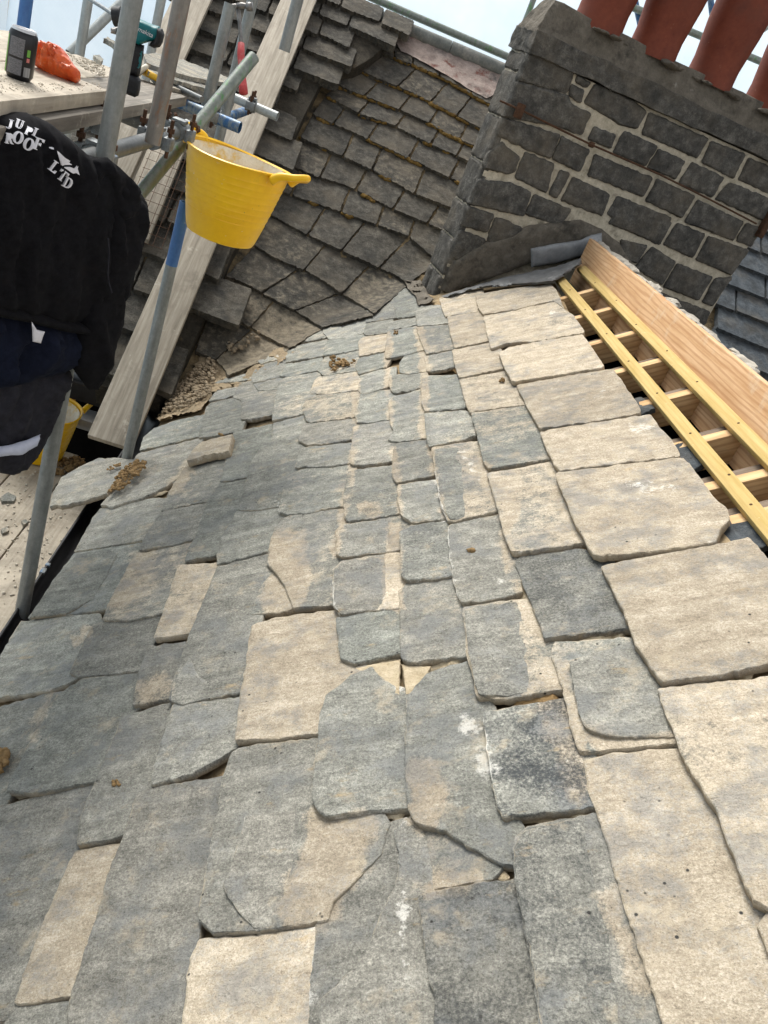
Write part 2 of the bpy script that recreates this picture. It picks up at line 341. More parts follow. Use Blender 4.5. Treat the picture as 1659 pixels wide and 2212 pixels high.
class MB:
    def __init__(s): s.V = []; s.F = []; s.fm = []
    def add(s, V, Fc, m=0):
        b = len(s.V); s.V += [tuple(map(float, v)) for v in V]; s.F += [[b+i for i in f] for f in Fc]; s.fm += [m]*len(Fc); return s
    def box(s, c, dims, ax=None, m=0, bev=0):
        ax = np.eye(3) if ax is None else np.asarray(ax)          # rows = local axes in world space
        bm = bmesh.new(); bmesh.ops.create_cube(bm, size=1)
        for v in bm.verts: v.co = Vector((v.co.x*dims[0], v.co.y*dims[1], v.co.z*dims[2]))
        if bev: bmesh.ops.bevel(bm, geom=bm.edges[:], offset=bev, segments=2, affect='EDGES', profile=.5)
        bm.verts.index_update()
        V = np.array([v.co[:] for v in bm.verts]) @ ax + np.asarray(c); Fc = [[v.index for v in f.verts] for f in bm.faces]; bm.free()
        return s.add(V, Fc, m)
    def tube(s, pts, r, n=16, m=0, hollow=True, cap=True):
        pts = [np.asarray(p, float) for p in pts]; rs = r if isinstance(r, (list, tuple)) else [r]*len(pts)
        V = []; Fc = []; ref = None
        for i, p in enumerate(pts):
            d = pts[min(i+1, len(pts)-1)]-pts[max(i-1, 0)]; d /= np.linalg.norm(d)
            if ref is None: ref = np.array([0,0,1.]) if abs(d[2]) < .9 else np.array([1.,0,0])
            a = np.cross(d, ref); a /= np.linalg.norm(a); b = np.cross(d, a); ref = -b if False else ref
            V += [p+rs[i]*(math.cos(2*math.pi*k/n)*a+math.sin(2*math.pi*k/n)*b) for k in range(n)]
        for i in range(len(pts)-1):
            for k in range(n): Fc.append([i*n+k, i*n+(k+1) % n, (i+1)*n+(k+1) % n, (i+1)*n+k])
        if hollow and len(pts) == 2 and cap:                       # open tube ends: an inner wall
            b0 = len(V); d = pts[1]-pts[0]; L = np.linalg.norm(d); d /= L; q = .84
            for e, p, sg in ((0, pts[0], 1), (1, pts[1], -1)):
                ring = [V[e*n+k] for k in range(n)]
                o0 = len(V); V += [p+(v-p)*q for v in ring]; o1 = len(V); V += [p+(v-p)*q+d*sg*min(.12, L*.3) for v in ring]
                for k in range(n):
                    Fc.append([e*n+k, e*n+(k+1) % n, o0+(k+1) % n, o0+k][::sg]); Fc.append([o0+k, o0+(k+1) % n, o1+(k+1) % n, o1+k][::sg])
                Fc.append([o1+k for k in range(n)][::-sg])
        elif cap:
            Fc.append(list(range(n))[::-1]); Fc.append([(len(pts)-1)*n+k for k in range(n)])
        return s.add(V, Fc, m)
    def lathe(s, prof, c, n=40, m=0, ax=None, sq=(1,1)):
        ax = np.eye(3) if ax is None else np.asarray(ax)
        V = []; Fc = []
        for r, z in prof:
            V += [np.array([r*sq[0]*math.cos(2*math.pi*k/n), r*sq[1]*math.sin(2*math.pi*k/n), z]) @ ax + np.asarray(c) for k in range(n)]
        for i in range(len(prof)-1):
            for k in range(n): Fc.append([i*n+k, i*n+(k+1) % n, (i+1)*n+(k+1) % n, (i+1)*n+k])
        return s.add(V, Fc, m)
    def lump(s, c, r, sub=1, m=0, sq=(1,1,1)):
        bm = bmesh.new(); bmesh.ops.create_icosphere(bm, subdivisions=sub, radius=1)
        o = Vector((random.random()*50, random.random()*50, 0)); rot = Matrix.Rotation(random.random()*6.3, 3, 'Z') @ Matrix.Rotation(random.random()*6.3, 3, 'X')
        V = []
        for v in bm.verts:
            k = 1+.55*mnoise.noise(v.co*1.3+o); q = rot @ (v.co*k); V.append((c[0]+q.x*r*sq[0], c[1]+q.y*r*sq[1], c[2]+q.z*r*sq[2]))
        Fc = [[v.index for v in f.verts] for f in bm.faces]; bm.free(); return s.add(V, Fc, m)
    def build(s, name, mat, parent=None, smooth='auto', mats=None, attrs=None, frame=None):
        return make(name, s.V, s.F, mat, parent, smooth, mats, s.fm if mats else None, attrs, frame)
def frame_from(x, n):
    x = np.asarray(x, float); x /= np.linalg.norm(x); n = np.asarray(n, float); n = n-x*(n@x); n /= np.linalg.norm(n); yv = np.cross(n, x)
    return Matrix((x, yv, n)).transposed()
def beam(name, p0, p1, wd, th, n, mat, parent=None, bev=.003):
    """a straight timber from p0 to p1; n = normal of its wide face"""
    p0, p1 = np.asarray(p0, float), np.asarray(p1, float); fr = frame_from(p1-p0, n); ax = np.array(fr).T
    m = MB().box((p0+p1)/2, (np.linalg.norm(p1-p0), wd, th), ax, 0, bev)
    return m.build(name, mat, parent, 'auto', frame=fr)

def inside(p, poly):
    r = False; j = len(poly)-1
    for i in range(len(poly)):
        a, b = poly[i], poly[j]
        if (a[1] > p[1]) != (b[1] > p[1]) and p[0] < (b[0]-a[0])*(p[1]-a[1])/(b[1]-a[1])+a[0]: r = not r
        j = i
    return r
def outline(poly, step, jit, rnd=0., freq=.35):
    """resampled, roughened outline"""
    poly = [np.array(p, float) for p in poly]; out = []
    ar = sum(poly[i][0]*poly[(i+1) % len(poly)][1]-poly[(i+1) % len(poly)][0]*poly[i][1] for i in range(len(poly)))
    if ar < 0: poly.reverse()
    if rnd:                                                       # knock the corners off a little
        q = []
        for i, p in enumerate(poly):
            a, b = poly[i-1], poly[(i+1) % len(poly)]
            da, db = np.linalg.norm(a-p), np.linalg.norm(b-p)
            q += [p+(a-p)*min(.3, rnd/da), p+(b-p)*min(.3, rnd/db)]
        poly = q
    o = Vector((random.random()*90, random.random()*90, 0)); L = 0
    for i, p in enumerate(poly):
        b = poly[(i+1) % len(poly)]; d = b-p; l = np.linalg.norm(d)
        if l < 1e-6: continue
        k = max(1, int(round(l/step))); nn = np.array([d[1], -d[0]])/l
        for j in range(k):
            q = p+d*j/k; L += l/k
            t = mnoise.fractal(Vector((L/step*freq, 0, 0))+o, .7, 2.1, 4)
            out.append(q+nn*t*jit)
    return out
def cdt(ring, step, inset):
    """triangles over an outline, with a loop of points just inside it"""
    n = len(ring); arr = np.array(ring); pts = list(ring)
    for i in range(0, n):
        a, b = arr[i-1], arr[(i+1) % n]; d = b-a; l = np.linalg.norm(d)+1e-9
        q = arr[i]+np.array([-d[1], d[0]])/l*inset
        if inside(q, ring) and np.min(np.linalg.norm(arr-q, axis=1)) > inset*.75: pts.append(q)
    lo, hi = arr.min(0), arr.max(0)
    yy = lo[1]
    while yy < hi[1]:
        xx = lo[0]
        while xx < hi[0]:
            q = np.array([xx+random.uniform(-.3,.3)*step, yy+random.uniform(-.3,.3)*step])
            if inside(q, ring) and np.min(np.linalg.norm(arr-q, axis=1)) > inset*1.8: pts.append(q)
            xx += step
        yy += step
    edges = [(i, (i+1) % n) for i in range(n)]
    v, e, f, ov, oe, of = delaunay_2d_cdt([Vector(p) for p in pts], edges, [], 1, 1e-4)
    v = np.array([p[:] for p in v]); border = {}
    for i, o in enumerate(ov):
        for k in o:
            if k < n: border[k] = i
    return v, [list(t) for t in f], [border[k] for k in range(n) if k in border]

def stretch(poly, S, d, by):
    """push the head of an outline on under the course above"""
    P = hit(poly, 0, S); s = P@-d; lo, hi = s.min(), s.max(); t = np.clip(((s-lo)/(hi-lo+1e-6)-.45)/.4, 0, 1)
    return [tuple(q) for q in proj(P-d*(by*t)[:,None])]
# lime runs and tan staining seen on particular slates: view, points along the mark, reach, strength
LIME = [('V5',[(1240,470),(1290,600),(1330,760)],26,1.), ('V5',[(860,1010),(870,1350),(885,1430),(855,1600),(860,1900)],11,1.), ('V5',[(820,140),(828,320)],9,.8), ('V5',[(345,1620),(330,1900),(315,2100)],8,.7), ('V2',[(1330,300),(1400,420),(1440,600)],12,.9),
        ('V2',[(1150,460),(1215,740),(1300,1300)],7,.9), ('V2',[(1560,1060),(1580,1200)],14,.7), ('V2',[(500,1180),(500,1300),(545,1385)],6,.8), ('V2',[(850,1240),(830,1340)],8,.8), ('V2',[(855,620),(860,700)],9,.7), ('V2',[(145,640),(140,720)],5,.9), ('V2',[(350,1180),(390,1130)],9,.6),
        ('V6',[(0,180),(10,260)],8,.7), ('V3',[(760,180),(900,150)],14,.8), ('V3',[(760,580),(900,600),(1060,540)],16,.9), ('V8',[(520,600),(570,570)],9,.7), ('V8',[(700,1050),(820,1000)],12,.6), ('V8',[(430,610),(450,620)],12,.6), ('V3',[(400,1130),(480,1120)],14,.6)]
STAIN = [('W2',[(1195,330),(1240,620),(1272,830),(1255,1080),(1290,1450)],9,.7), ('V2',[(1140,310),(1170,500),(1225,760)],9,.6), ('V2',[(890,320),(920,560),(940,740)],9,.6), ('V2',[(930,1000),(915,1340)],10,.6), ('V2',[(640,420),(575,700),(515,1000)],9,.55), ('W2',[(965,500),(960,950),(985,1240)],8,.6), ('W2',[(700,850),(700,1220),(660,1590)],8,.55), ('V2',[(1650,740),(1560,560),(1480,450)],14,.7), ('V3',[(270,500),(430,930)],8,.5), ('V5',[(960,760),(1000,900),(960,1020)],34,.75), ('V5',[(480,1100),(420,1300),(300,1500)],60,.75), ('V5',[(600,1090),(500,1250)],40,.6), ('V6',[(230,420),(330,640),(370,860)],34,.7), ('V6',[(560,1500),(640,1700),(760,2000)],26,.6), ('V6',[(270,200),(330,500),(600,590),(900,590)],24,.6),
         ('V2',[(200,950),(230,1150),(170,1300)],36,.7), ('V2',[(870,860),(890,960)],20,.6), ('V2',[(880,1050),(880,1300)],18,.8), ('V3',[(20,1180),(100,1350),(190,1500)],12,.5), ('V2',[(1600,830),(1640,1100)],14,.5), ('V2',[(700,690),(760,710)],20,.6), ('V4',[(860,300),(930,260)],30,.5), ('V1',[(1240,400),(1120,560)],14,.7), ('V1',[(560,1490),(480,1570)],14,.8), ('V4',[(300,300),(180,560)],14,.5), ('V1',[(760,1240),(900,1000)],30,.3), ('V5',[(990,1440),(1260,1400)],16,.6)]
def seg_dist(p, L):
    b = 1e9
    for a, c in zip(L[:-1], L[1:]):
        a, c = np.array(a), np.array(c); t = np.clip(((p-a)@(c-a))/((c-a)@(c-a)+1e-9), 0, 1); b = min(b, np.linalg.norm(p-a-t*(c-a)))
    return b
PAINT = None
def paint(v, S):
    global PAINT
    if PAINT is None: PAINT = [[(C(q[0], q[1]), q[2], q[3]) for q in L] for L in (LIME, STAIN)]
    if S is not S_both: return 0., 0.
    lo, hi = v.min(0)-60, v.max(0)+60; out = []
    for L in PAINT:
        a = np.zeros(len(v))
        for pts, r, st in L:
            c = np.mean(pts, 0)
            if (c < lo).any() or (c > hi).any(): continue
            a = np.maximum(a, [st*max(0, 1-seg_dist(p, pts)/r/1.25)**.35 for p in v])
        out.append(a)
    return out
def slab(name, poly, mat, parent, S=S_both, down=None, tail=.03, head=.006, side=0., thick=.022, tone=.1, dark=0., jit=None, rnd=None, cham=.0022, rough=.002, step=None):
    """a stone slate lying on roof surface S: outline poly (picture units), its own thickness, tail lifted over the course below"""
    c = np.mean(poly, 0); dep = np.linalg.norm(hit([c], 0, S)[0]-CAM)
    ppm = F0/dep                                                  # picture units per metre
    st = step or max(3.2, .0125*ppm); jt = jit if jit is not None else .0036*ppm
    ring = outline(poly, st, jt, rnd if rnd is not None else .004*ppm, .55)
    v, f, bd = cdt(ring, max(st*2.2, 7), min(.0032*ppm, st*.8))
    P = hit(v, 0, S); d = down if down is not None else -Un
    s = P@d; s = (s-s.min())/(np.ptp(s)+1e-6)                     # 0 head .. 1 tail
    cr = np.cross(Nn if abs(d[0]) > .3 else Nf, d); q = P@cr; q = (q-q.min())/(np.ptp(q)+1e-6)-.5
    o = random.random()*40
    rg = np.array([mnoise.fractal(Vector((p[0]*9+o, p[1]*9, p[2]*9)), 1., 2., 4) for p in P])*rough
    off = head+(tail-head)*s+side*q+rg
    isb = np.zeros(len(v), bool); isb[bd] = True
    off[isb] -= cham*(0.6+.8*np.random.rand(isb.sum()))
    T = hit(v, off, S); B = hit(v[bd], 0, S)-Nn*0
    nv = Nn if abs(d[0]) > .3 else Nf
    B = T[bd]-nv*thick
    V = np.vstack([T, B]); nb = len(bd); b0 = len(T); Fc = []
    for t in f:
        a, b, c3 = (T[i] for i in t[:3])
        Fc.append(t if np.cross(b-a, c3-a)@nv > 0 else t[::-1])
    flip = np.cross(T[f[0][1]]-T[f[0][0]], T[f[0][2]]-T[f[0][0]])@nv > 0
    for k in range(nb):
        q4 = [bd[k], bd[(k+1) % nb], b0+(k+1) % nb, b0+k]
        Fc.append(q4)
    edge = np.concatenate([isb.astype(float), np.full(nb, 2.)])
    ex = {}
    if mat == 'riven_slate':
        li, tn = paint(v, S); ex = dict(lime=np.r_[li+np.zeros(len(v)), np.zeros(nb)], tan=np.r_[tn+np.zeros(len(v)), np.zeros(nb)])
    o = make(name, V, Fc, mat, parent, True, attrs=dict(tone=tone, dark=dark, edge=edge, **ex))
    o.data.set_sharp_from_angle(angle=R(27))
    return o
def inflate(name, poly, pt, n, mat, parent=None, front=.06, back=.03, soft=40, folds=0., fdir=(1, 0), fs=30., step=9, jit=.8, rough=.0, power=.5):
    """a soft or rounded body grown from an outline standing on a plane: real front and back"""
    ring = outline(poly, step*.7, jit); v, f, bd = cdt(ring, step, step*.5)
    arr = np.array(ring); n = np.asarray(n, float); n /= np.linalg.norm(n)
    P = on_plane(v, pt, n)
    dist = np.array([np.min(np.linalg.norm(arr-p, axis=1)) for p in v]); b = np.clip(dist/soft, 0, 1)
    b = np.sin(b*math.pi/2)**power; isb = np.zeros(len(v), bool); isb[bd] = True; b[isb] = 0
    fo = np.array([mnoise.fractal(Vector(((p[0]*fdir[0]+p[1]*fdir[1])/fs, (p[1]*fdir[0]-p[0]*fdir[1])/fs*.22, len(name) % 7)), .9, 2., 3) for p in v])
    sm = np.array([mnoise.noise(Vector((p[0]/9, p[1]/9, 3))) for p in v])*rough
    fr = P+n*((front*b+folds*fo*b+sm*b)[:,None]); k = [i for i in range(len(v)) if not isb[i]]; mp = {i: len(v)+j for j, i in enumerate(k)}
    bk = P[k]-n*((back*b[k]+folds*.5*fo[k]*b[k])[:,None])
    V = np.vstack([fr, bk]); Fc = []
    for t in f:
        t = t[:3]; a, b2, c3 = (P[i] for i in t); g = t if np.cross(b2-a, c3-a)@n > 0 else t[::-1]
        Fc.append(g); r2 = [mp.get(i, i) for i in g[::-1]]
        if len(set(r2)) == 3 and set(r2) != set(g): Fc.append(r2)
    return make(name, V, Fc, mat, parent, True), (v, fr)
def sheet_px(name, poly, mat, parent, S, off, amp=.006, freq=14, step=12, attrs=None, edge_down=.02, jit=1.5):
    """a skin of mortar or lead lying on surface S inside an outline"""
    ring = outline(poly, step*.7, jit); v, f, bd = cdt(ring, step, step*.5)
    P = hit(v, 0, S); o = random.random()*30
    h = np.array([mnoise.fractal(Vector((p[0]*freq+o, p[1]*freq, p[2]*freq)), .8, 2., 4) for p in P])*amp+off
    h[bd] -= edge_down; T = hit(v, h, S); Fc = []
    for t in f:
        a, b, c = (T[i] for i in t[:3]); Fc.append(t if np.cross(b-a, c-a)[2] > 0 else t[::-1])
    return make(name, T, Fc, mat, parent, True, attrs=attrs)

# ------------------------------------------------------------------ setting
def flat(name, x0, x1, y0, y1, z, mat, kind='structure'):
    m = MB().add([(x0,y0,z),(x1,y0,z),(x1,y1,z),(x0,y1,z)], [(0,1,2,3)])
    return tag(m.build(name, mat, None, False), None, None, None, kind)
flat('ground', -150, 150, -150, 150, 0, 'ground_dirt')

# ------------------------------------------------------------------ the roof being relaid
roof = empty('stone_slate_roof', P0n+Un*-.2, 'newly relaid stone slate roof of mixed grey and tan slates running up to bare rafters', 'roof')
# view, tone (0 grey .. 1 tan), dark, tail lift, outline
NEAR = [
('V1',.12,0,.03,[(-90,1940),(15,1640),(135,1440),(420,1405),(590,1400),(606,1455),(500,1790),(281,1895)]),
('V1',.12,.05,.03,[(500,1795),(455,1765),(600,1465),(680,1442),(850,1435),(1045,1388),(1008,1545),(935,1590),(894,1765)]),
('V1',.05,0,.03,[(185,1415),(365,1150),(490,992),(840,935),(890,935),(830,1095),(690,1360),(440,1390)]),
('V1',.62,0,.034,[(668,1420),(700,1330),(830,1090),(890,992),(940,992),(1220,930),(1200,1020),(1060,1380),(850,1428)]),
('V1',.75,0,.045,[(1002,1540),(1160,1075),(1400,1070),(1310,1300),(1226,1522)]),
('V1',.08,0,.03,[(485,983),(610,760),(660,702),(950,648),(1060,648),(1030,730),(960,848),(895,920),(840,926)]),
('V1',.05,.05,.034,[(900,975),(960,850),(1050,728),(1345,665),(1310,760),(1275,892),(1100,942)]),
('V1',.1,0,.03,[(655,680),(730,590),(900,350),(1285,254),(1230,330),(1170,470),(1050,560),(900,640),(720,690)]),
('V1',.38,0,.03,[(1045,718),(1100,590),(1230,392),(1475,338),(1500,300),(1440,440),(1345,655)]),
('W1',.3,0,.03,[(-40,1520),(0,1385),(110,1290),(330,1215),(620,1150),(605,1240),(565,1380),(215,1457)]),
('W1',.05,0,.03,[(572,1388),(610,1220),(650,1080),(690,1035),(900,985),(1010,1003),(1000,1190),(940,1325),(760,1363)]),
('W1',.25,0,.03,[(925,975),(1000,828),(1135,792),(1200,902),(1385,912),(1380,980),(1320,1100),(1305,1150),(1120,1190),(1012,1190),(1020,1060),(1012,1000)]),
('W1',.1,0,.028,[(1130,825),(1140,774),(1380,768),(1430,784),(1385,905),(1200,895)]),
('W1',.02,0,.028,[(1120,750),(1180,650),(1220,628),(1480,573),(1470,640),(1430,680),(1400,742),(1380,762),(1140,816)]),
('W1',.4,0,.03,[(1185,592),(1300,535),(1500,475),(1490,550),(1215,618)]),
('W1',.5,0,.03,[(720,825),(850,770),(1130,712),(1115,775),(990,803)]),
('W1',.15,.2,.03,[(675,1003),(760,900),(950,870),(900,950),(800,987)]),
('W3',.1,0,.03,[(378,595),(470,280),(520,90),(850,22),(830,180),(690,420),(645,555),(420,592)]),
('W3',.12,0,.03,[(15,1418),(40,1300),(130,1150),(250,790),(380,605),(640,560),(650,640),(570,860),(400,1180),(335,1350),(150,1392)]),
('W3',.06,.05,.032,[(560,888),(650,600),(700,400),(830,200),(1190,132),(1150,440),(1060,600),(1000,758),(960,870),(740,890)]),
('W3',.0,.05,.03,[(342,1358),(400,1170),(560,902),(740,902),(960,884),(1000,1000),(920,1130),(880,1290),(850,1320),(440,1430),(347,1463)]),
('S',.1,.1,.034,[(423,1748),(438,1687),(486,1559),(513,1494),(543,1418),(663,1388),(665,1417),(648,1470),(634,1518),(622,1600),(616,1691),(608,1732),(555,1739),(456,1761)]),
('V4',.3,0,.034,[(765,373),(800,200),(850,40),(1055,22),(1025,150),(974,342)]),
('V4',.06,0,.03,[(-200,1000),(-100,600),(0,388),(250,314),(335,308),(250,420),(60,815),(-60,1000)]),
('V4',.08,0,.034,[(45,868),(60,810),(270,402),(340,314),(480,225),(795,204),(760,380),(680,470),(560,780),(540,818),(200,882)]),
('V4',.1,0,.032,[(445,1178),(470,1000),(560,800),(700,450),(960,364),(980,382),(872,778),(862,845),(760,950),(700,1126),(560,1162)]),
('V4',.06,.12,.036,[(872,785),(975,440),(1000,372),(1395,338),(1360,480),(1340,560),(1290,640),(1100,768),(940,818),(880,838)]),
('V4',.12,0,.03,[(-400,2250),(-200,1300),(0,960),(190,910),(530,838),(470,1000),(450,1165),(380,1240),(205,1680),(80,2060),(-50,2212)]),
('V4',.92,0,.028,[(82,2092),(230,1682),(430,1218),(690,1178),(638,1310),(536,1640),(418,1930),(384,2058),(130,2100)]),
('V4',.1,.05,.036,[(350,2350),(385,2212),(402,2062),(542,1650),(642,1290),(722,1112),(790,882),(870,852),(1280,794),(1270,960),(1180,1300),(1080,1600),(1000,1900),(960,2212),(900,2350)]),
('V5',.3,.05,.036,[(-335,1600),(-240,1090),(-185,790),(-135,642),(0,602),(365,573),(330,830),(340,1000),(640,1014),(676,1080),(618,1260),(478,1400),(368,1530),(350,1628),(0,1678),(-250,1688)]),
('V5',.95,0,.028,[(-450,2350),(-420,2212),(-380,1850),(-330,1724),(0,1704),(340,1664),(330,1800),(308,2000),(296,2350)]),
('V4',.08,.05,.03,[(-20,2350),(30,2212),(110,2112),(386,2084),(384,2250),(340,2350)]),
('F',.95,0,.04,[(508,1598),(525,1480),(545,1350),(600,1335),(728,1320),(728,1400),(765,1440),(760,1455),(697,1510),(690,1586),(600,1594)]),
('V5',.1,.08,.042,[(325,900),(370,422),(400,332),(560,200),(640,160),(700,260),(822,318),(828,950),(858,983),(400,1008),(345,968)]),
('V5',.12,.08,.036,[(872,960),(862,700),(872,325),(900,302),(990,192),(1208,122),(1225,200),(1250,330),(1290,402),(1338,700),(1348,880),(1400,1020),(1450,1120),(1472,1308),(1420,1328),(1330,1308),(1180,1178),(1100,1098),(930,1058)]),
('V5',.12,.12,.02,[(300,2350),(320,1900),(355,1562),(480,1402),(622,1230),(682,1072),(780,1040),(790,1250),(785,1430),(715,1610),(655,1790),(505,1950),(390,2070),(395,2350)]),
('V5',.14,.05,.034,[(385,2400),(368,2070),(490,1958),(640,1798),(700,1600),(765,1420),(775,1250),(755,1120),(830,1012),(868,1022),(888,1190),(926,1480),(956,1650),(996,2000),(1030,2080),(1000,2400)]),
('V5',.45,0,.012,[(884,1075),(930,1070),(1120,1120),(1320,1330),(1260,1398),(932,1460)]),
('V5',.16,.35,.03,[(1010,2350),(1040,2082),(994,1900),(936,1470),(1260,1404),(1470,1394),(1500,1560),(1560,1830),(1606,2130),(1636,2350)]),
('V6',.14,.5,.036,[(-165,422),(0,388),(268,348),(310,500),(350,640),(396,700),(438,880),(432,958),(380,983),(0,1012),(-45,1022),(-85,950),(-130,700)]),
('V6',.3,.1,.036,[(180,2350),(110,1850),(18,1380),(2,1180),(80,1078),(410,1014),(480,1034),(545,1160),(580,1290),(638,1500),(696,1850),(796,2100),(900,2350)]),
('V6',.40,.0,.036,[(228,75),(245,18),(700,-2),(760,100),(850,250),(898,440),(962,600),(880,612),(540,636),(402,642),(362,580),(300,300)]),
('V6',1.02,0,.034,[(900,2350),(830,2080),(760,1850),(690,1650),(600,1350),(520,1080),(452,900),(410,702),(540,664),(966,640),(1006,760),(1096,950),(1196,1150),(1326,1400),(1380,1520),(1470,1860),(1550,2350)]),
('V6',.85,0,.04,[(842,282),(1100,254),(1475,214),(1700,194),(1800,1500),(1475,1548),(1400,1500),(1340,1400),(1240,1150),(1190,1000),(1000,700),(940,550),(872,390)]),
('V2',.4,.05,.014,[(-30,1390),(20,1240),(75,1090),(125,1110),(200,1210),(250,1345),(150,1380)]),
('F',.1,0,.03,[(-270,2010),(-125,1560),(-85,1690),(-110,1800),(-155,2060)]),
('F',.2,0,.03,[(-350,2420),(-262,2020),(-160,2070),(-165,2230),(-200,2420)]),
('V6',.9,0,.036,[(1418,1640),(1480,1562),(1750,1535),(1800,2000),(1480,1800)]),
('V3',1.2,0,.045,[(577,1080),(720,1048),(1100,978),(1400,924),(1535,892),(1659,1030),(1850,1250),(1900,1680),(1659,1712),(1300,1788),(968,1822),(880,1700),(800,1570),(750,1420),(690,1300),(632,1170)]),
('V3',.0,.32,.036,[(22,1060),(62,1012),(400,985),(560,1034),(600,1130),(650,1250),(690,1340),(758,1480),(700,1498),(212,1542),(180,1450),(100,1250)]),
('V3',1.2,0,.05,[(285,492),(300,472),(700,424),(1100,378),(1140,410),(1200,480),(1300,620),(1400,720),(1415,770),(1350,840),(1318,922),(900,982),(560,1012),(520,990),(430,820),(352,650)]),
('V3',1.1,0,.045,[(187,207),(400,168),(700,128),(895,94),(950,180),(1010,230),(1090,350),(1080,367),(700,406),(312,456),(282,420),(222,300)]),
('V8',1.1,0,.045,[(357,962),(600,918),(855,878),(920,970),(1000,1090),(995,1107),(800,1137),(480,1186),(442,1120)]),
('V8',1.15,0,.045,[(267,792),(330,762),(500,732),(695,698),(740,760),(808,860),(780,872),(340,941),(302,880)]),
('V8',.85,0,.04,[(190,602),(350,570),(580,527),(600,570),(650,600),(705,680),(700,688),(480,727),(320,736),(227,772),(205,690)]),
('V8',.9,0,.036,[(145,490),(400,452),(530,437),(560,470),(600,560),(540,522),(350,565),(187,592),(160,560)]),
('W2',.95,0,.036,[(1392,222),(1480,182),(1700,152),(1722,335),(1440,366)]),
('V8',.85,0,.04,[(2,606),(182,584),(190,640),(208,732),(40,766),(12,690)]),
('V8',.88,0,.04,[(25,780),(208,748),(238,790),(270,850),(278,878),(62,921),(40,860)]),
('V8',.7,0,.04,[(62,932),(300,892),(340,950),(388,1068),(112,1098),(87,1020)]),
('V2',.5,0,.042,[(1397,88),(1650,58),(1735,48),(1790,150),(1850,240),(1888,392),(1659,416),(1512,441),(1480,400),(1430,200)]),
('V2',.6,0,.042,[(1502,480),(1888,412),(1938,480),(1996,640),(2076,830),(2088,938),(1800,972),(1659,980),(1620,900),(1580,730),(1522,560)]),
('V2',.6,.0,.036,[(1140,312),(1290,288),(1410,283),(1430,400),(1440,500),(1500,560),(1555,718),(1460,742),(1300,782),(1242,778),(1202,690),(1170,500)]),
('V2',.08,.05,.036,[(1252,812),(1400,773),(1565,750),(1580,800),(1600,920),(1640,1265),(1500,1297),(1332,1307),(1302,1250),(1272,1100),(1247,900)]),
('F',.6,.0,.036,[(1001,1313),(1060,1302),(1130,1298),(1150,1330),(1180,1390),(1210,1493),(1100,1507),(1032,1505),(1011,1420)]),
('V2',.08,.08,.034,[(922,552),(1000,538),(1160,533),(1178,580),(1198,690),(1212,773),(1130,787),(1020,792),(942,740),(922,650)]),
('V2',.04,.25,.038,[(932,852),(1020,813),(1208,798),(1242,870),(1256,1000),(1272,1143),(1150,1162),(980,1167),(942,1138)]),
('F',.28,0,.036,[(863,1276),(881,1260),(963,1252),(983,1290),(997,1320),(1003,1412),(998,1423),(881,1430),(867,1419)]),
('V2',.1,.05,.034,[(572,602),(600,462),(878,433),(908,560),(918,640),(936,733),(800,757),(600,787),(572,730)]),
('V2',.55,.0,.034,[(517,852),(560,802),(898,757),(928,830),(930,978),(720,1003),(560,1027),(522,1000)]),
('V2',.62,.0,.036,[(502,1092),(560,1042),(830,1002),(928,1012),(916,1180),(912,1340),(850,1362),(700,1372),(550,1392),(502,1340)]),
('F',.18,.05,.034,[(727,1336),(760,1326),(856,1320),(861,1340),(861,1413),(770,1432),(736,1424)]),
('V2',.34,0,.038,[(147,720),(172,630),(212,492),(300,453),(598,428),(578,560),(572,690),(380,722),(202,743)]),
('V2',.36,.05,.036,[(72,1062),(102,900),(152,782),(250,742),(500,718),(568,740),(596,790),(516,830),(506,1010),(496,1090),(496,1240),(486,1338),(240,1343),(190,1200),(120,1100)]),
('V2',.25,.05,.034,[(257,436),(290,312),(400,298),(616,288),(606,414),(450,433)]),
('W2',.06,0,.03,[(120,748),(150,622),(425,572),(418,688),(360,708)]),
('W2',.15,0,.034,[(67,860),(120,772),(368,723),(368,818),(150,868)]),
('W2',.38,0,.03,[(2,1230),(30,1060),(60,920),(100,882),(358,843),(348,900),(318,1010),(258,1120),(243,1183)]),
('W2',.1,0,.03,[(0,1438),(20,1234),(238,1203),(246,1250),(216,1363)]),
('W2',.12,0,.03,[(432,432),(700,324),(768,304),(773,380),(756,498),(640,548),(480,557),(432,500)]),
('W2',.3,0,.032,[(432,688),(450,602),(480,562),(756,524),(718,638),(600,667),(440,692)]),
('W2',.6,0,.02,[(382,818),(440,712),(718,653),(688,740),(696,828),(440,858)]),
('W2',.55,0,.032,[(322,1008),(350,912),(400,872),(600,843),(698,834),(716,900),(706,988),(500,1008)]),
('W2',.55,0,.034,[(257,1130),(300,1042),(400,1023),(706,1004),(696,1100),(686,1208),(560,1223),(330,1247),(290,1228)]),
('W2',.3,0,.034,[(222,1398),(270,1262),(686,1228),(667,1398),(400,1428),(300,1433)]),
('W2',.42,0,.02,[(82,558),(130,482),(370,442),(418,470),(398,558),(150,606)]),
('W2',.0,.2,.03,[(772,270),(998,238),(1026,383),(782,417)]),
('W2',.05,.05,.032,[(767,518),(782,432),(956,403),(948,508),(800,523)]),
('W2',.85,0,.03,[(722,580),(760,542),(948,523),(942,600),(936,658),(732,693)]),
('W2',.1,.05,.032,[(692,780),(740,702),(938,673),(948,710),(898,798),(722,847)]),
('W2',.25,.05,.032,[(722,988),(727,870),(780,833),(976,804),(966,948),(800,1002),(742,1003)]),
('W2',.12,.05,.032,[(692,1178),(732,1012),(968,988),(976,1080),(966,1233),(800,1243),(712,1248)]),
('W2',.15,.05,.034,[(652,1588),(682,1282),(968,1243),(1006,1300),(986,1400),(996,1480),(982,1578),(760,1602)]),
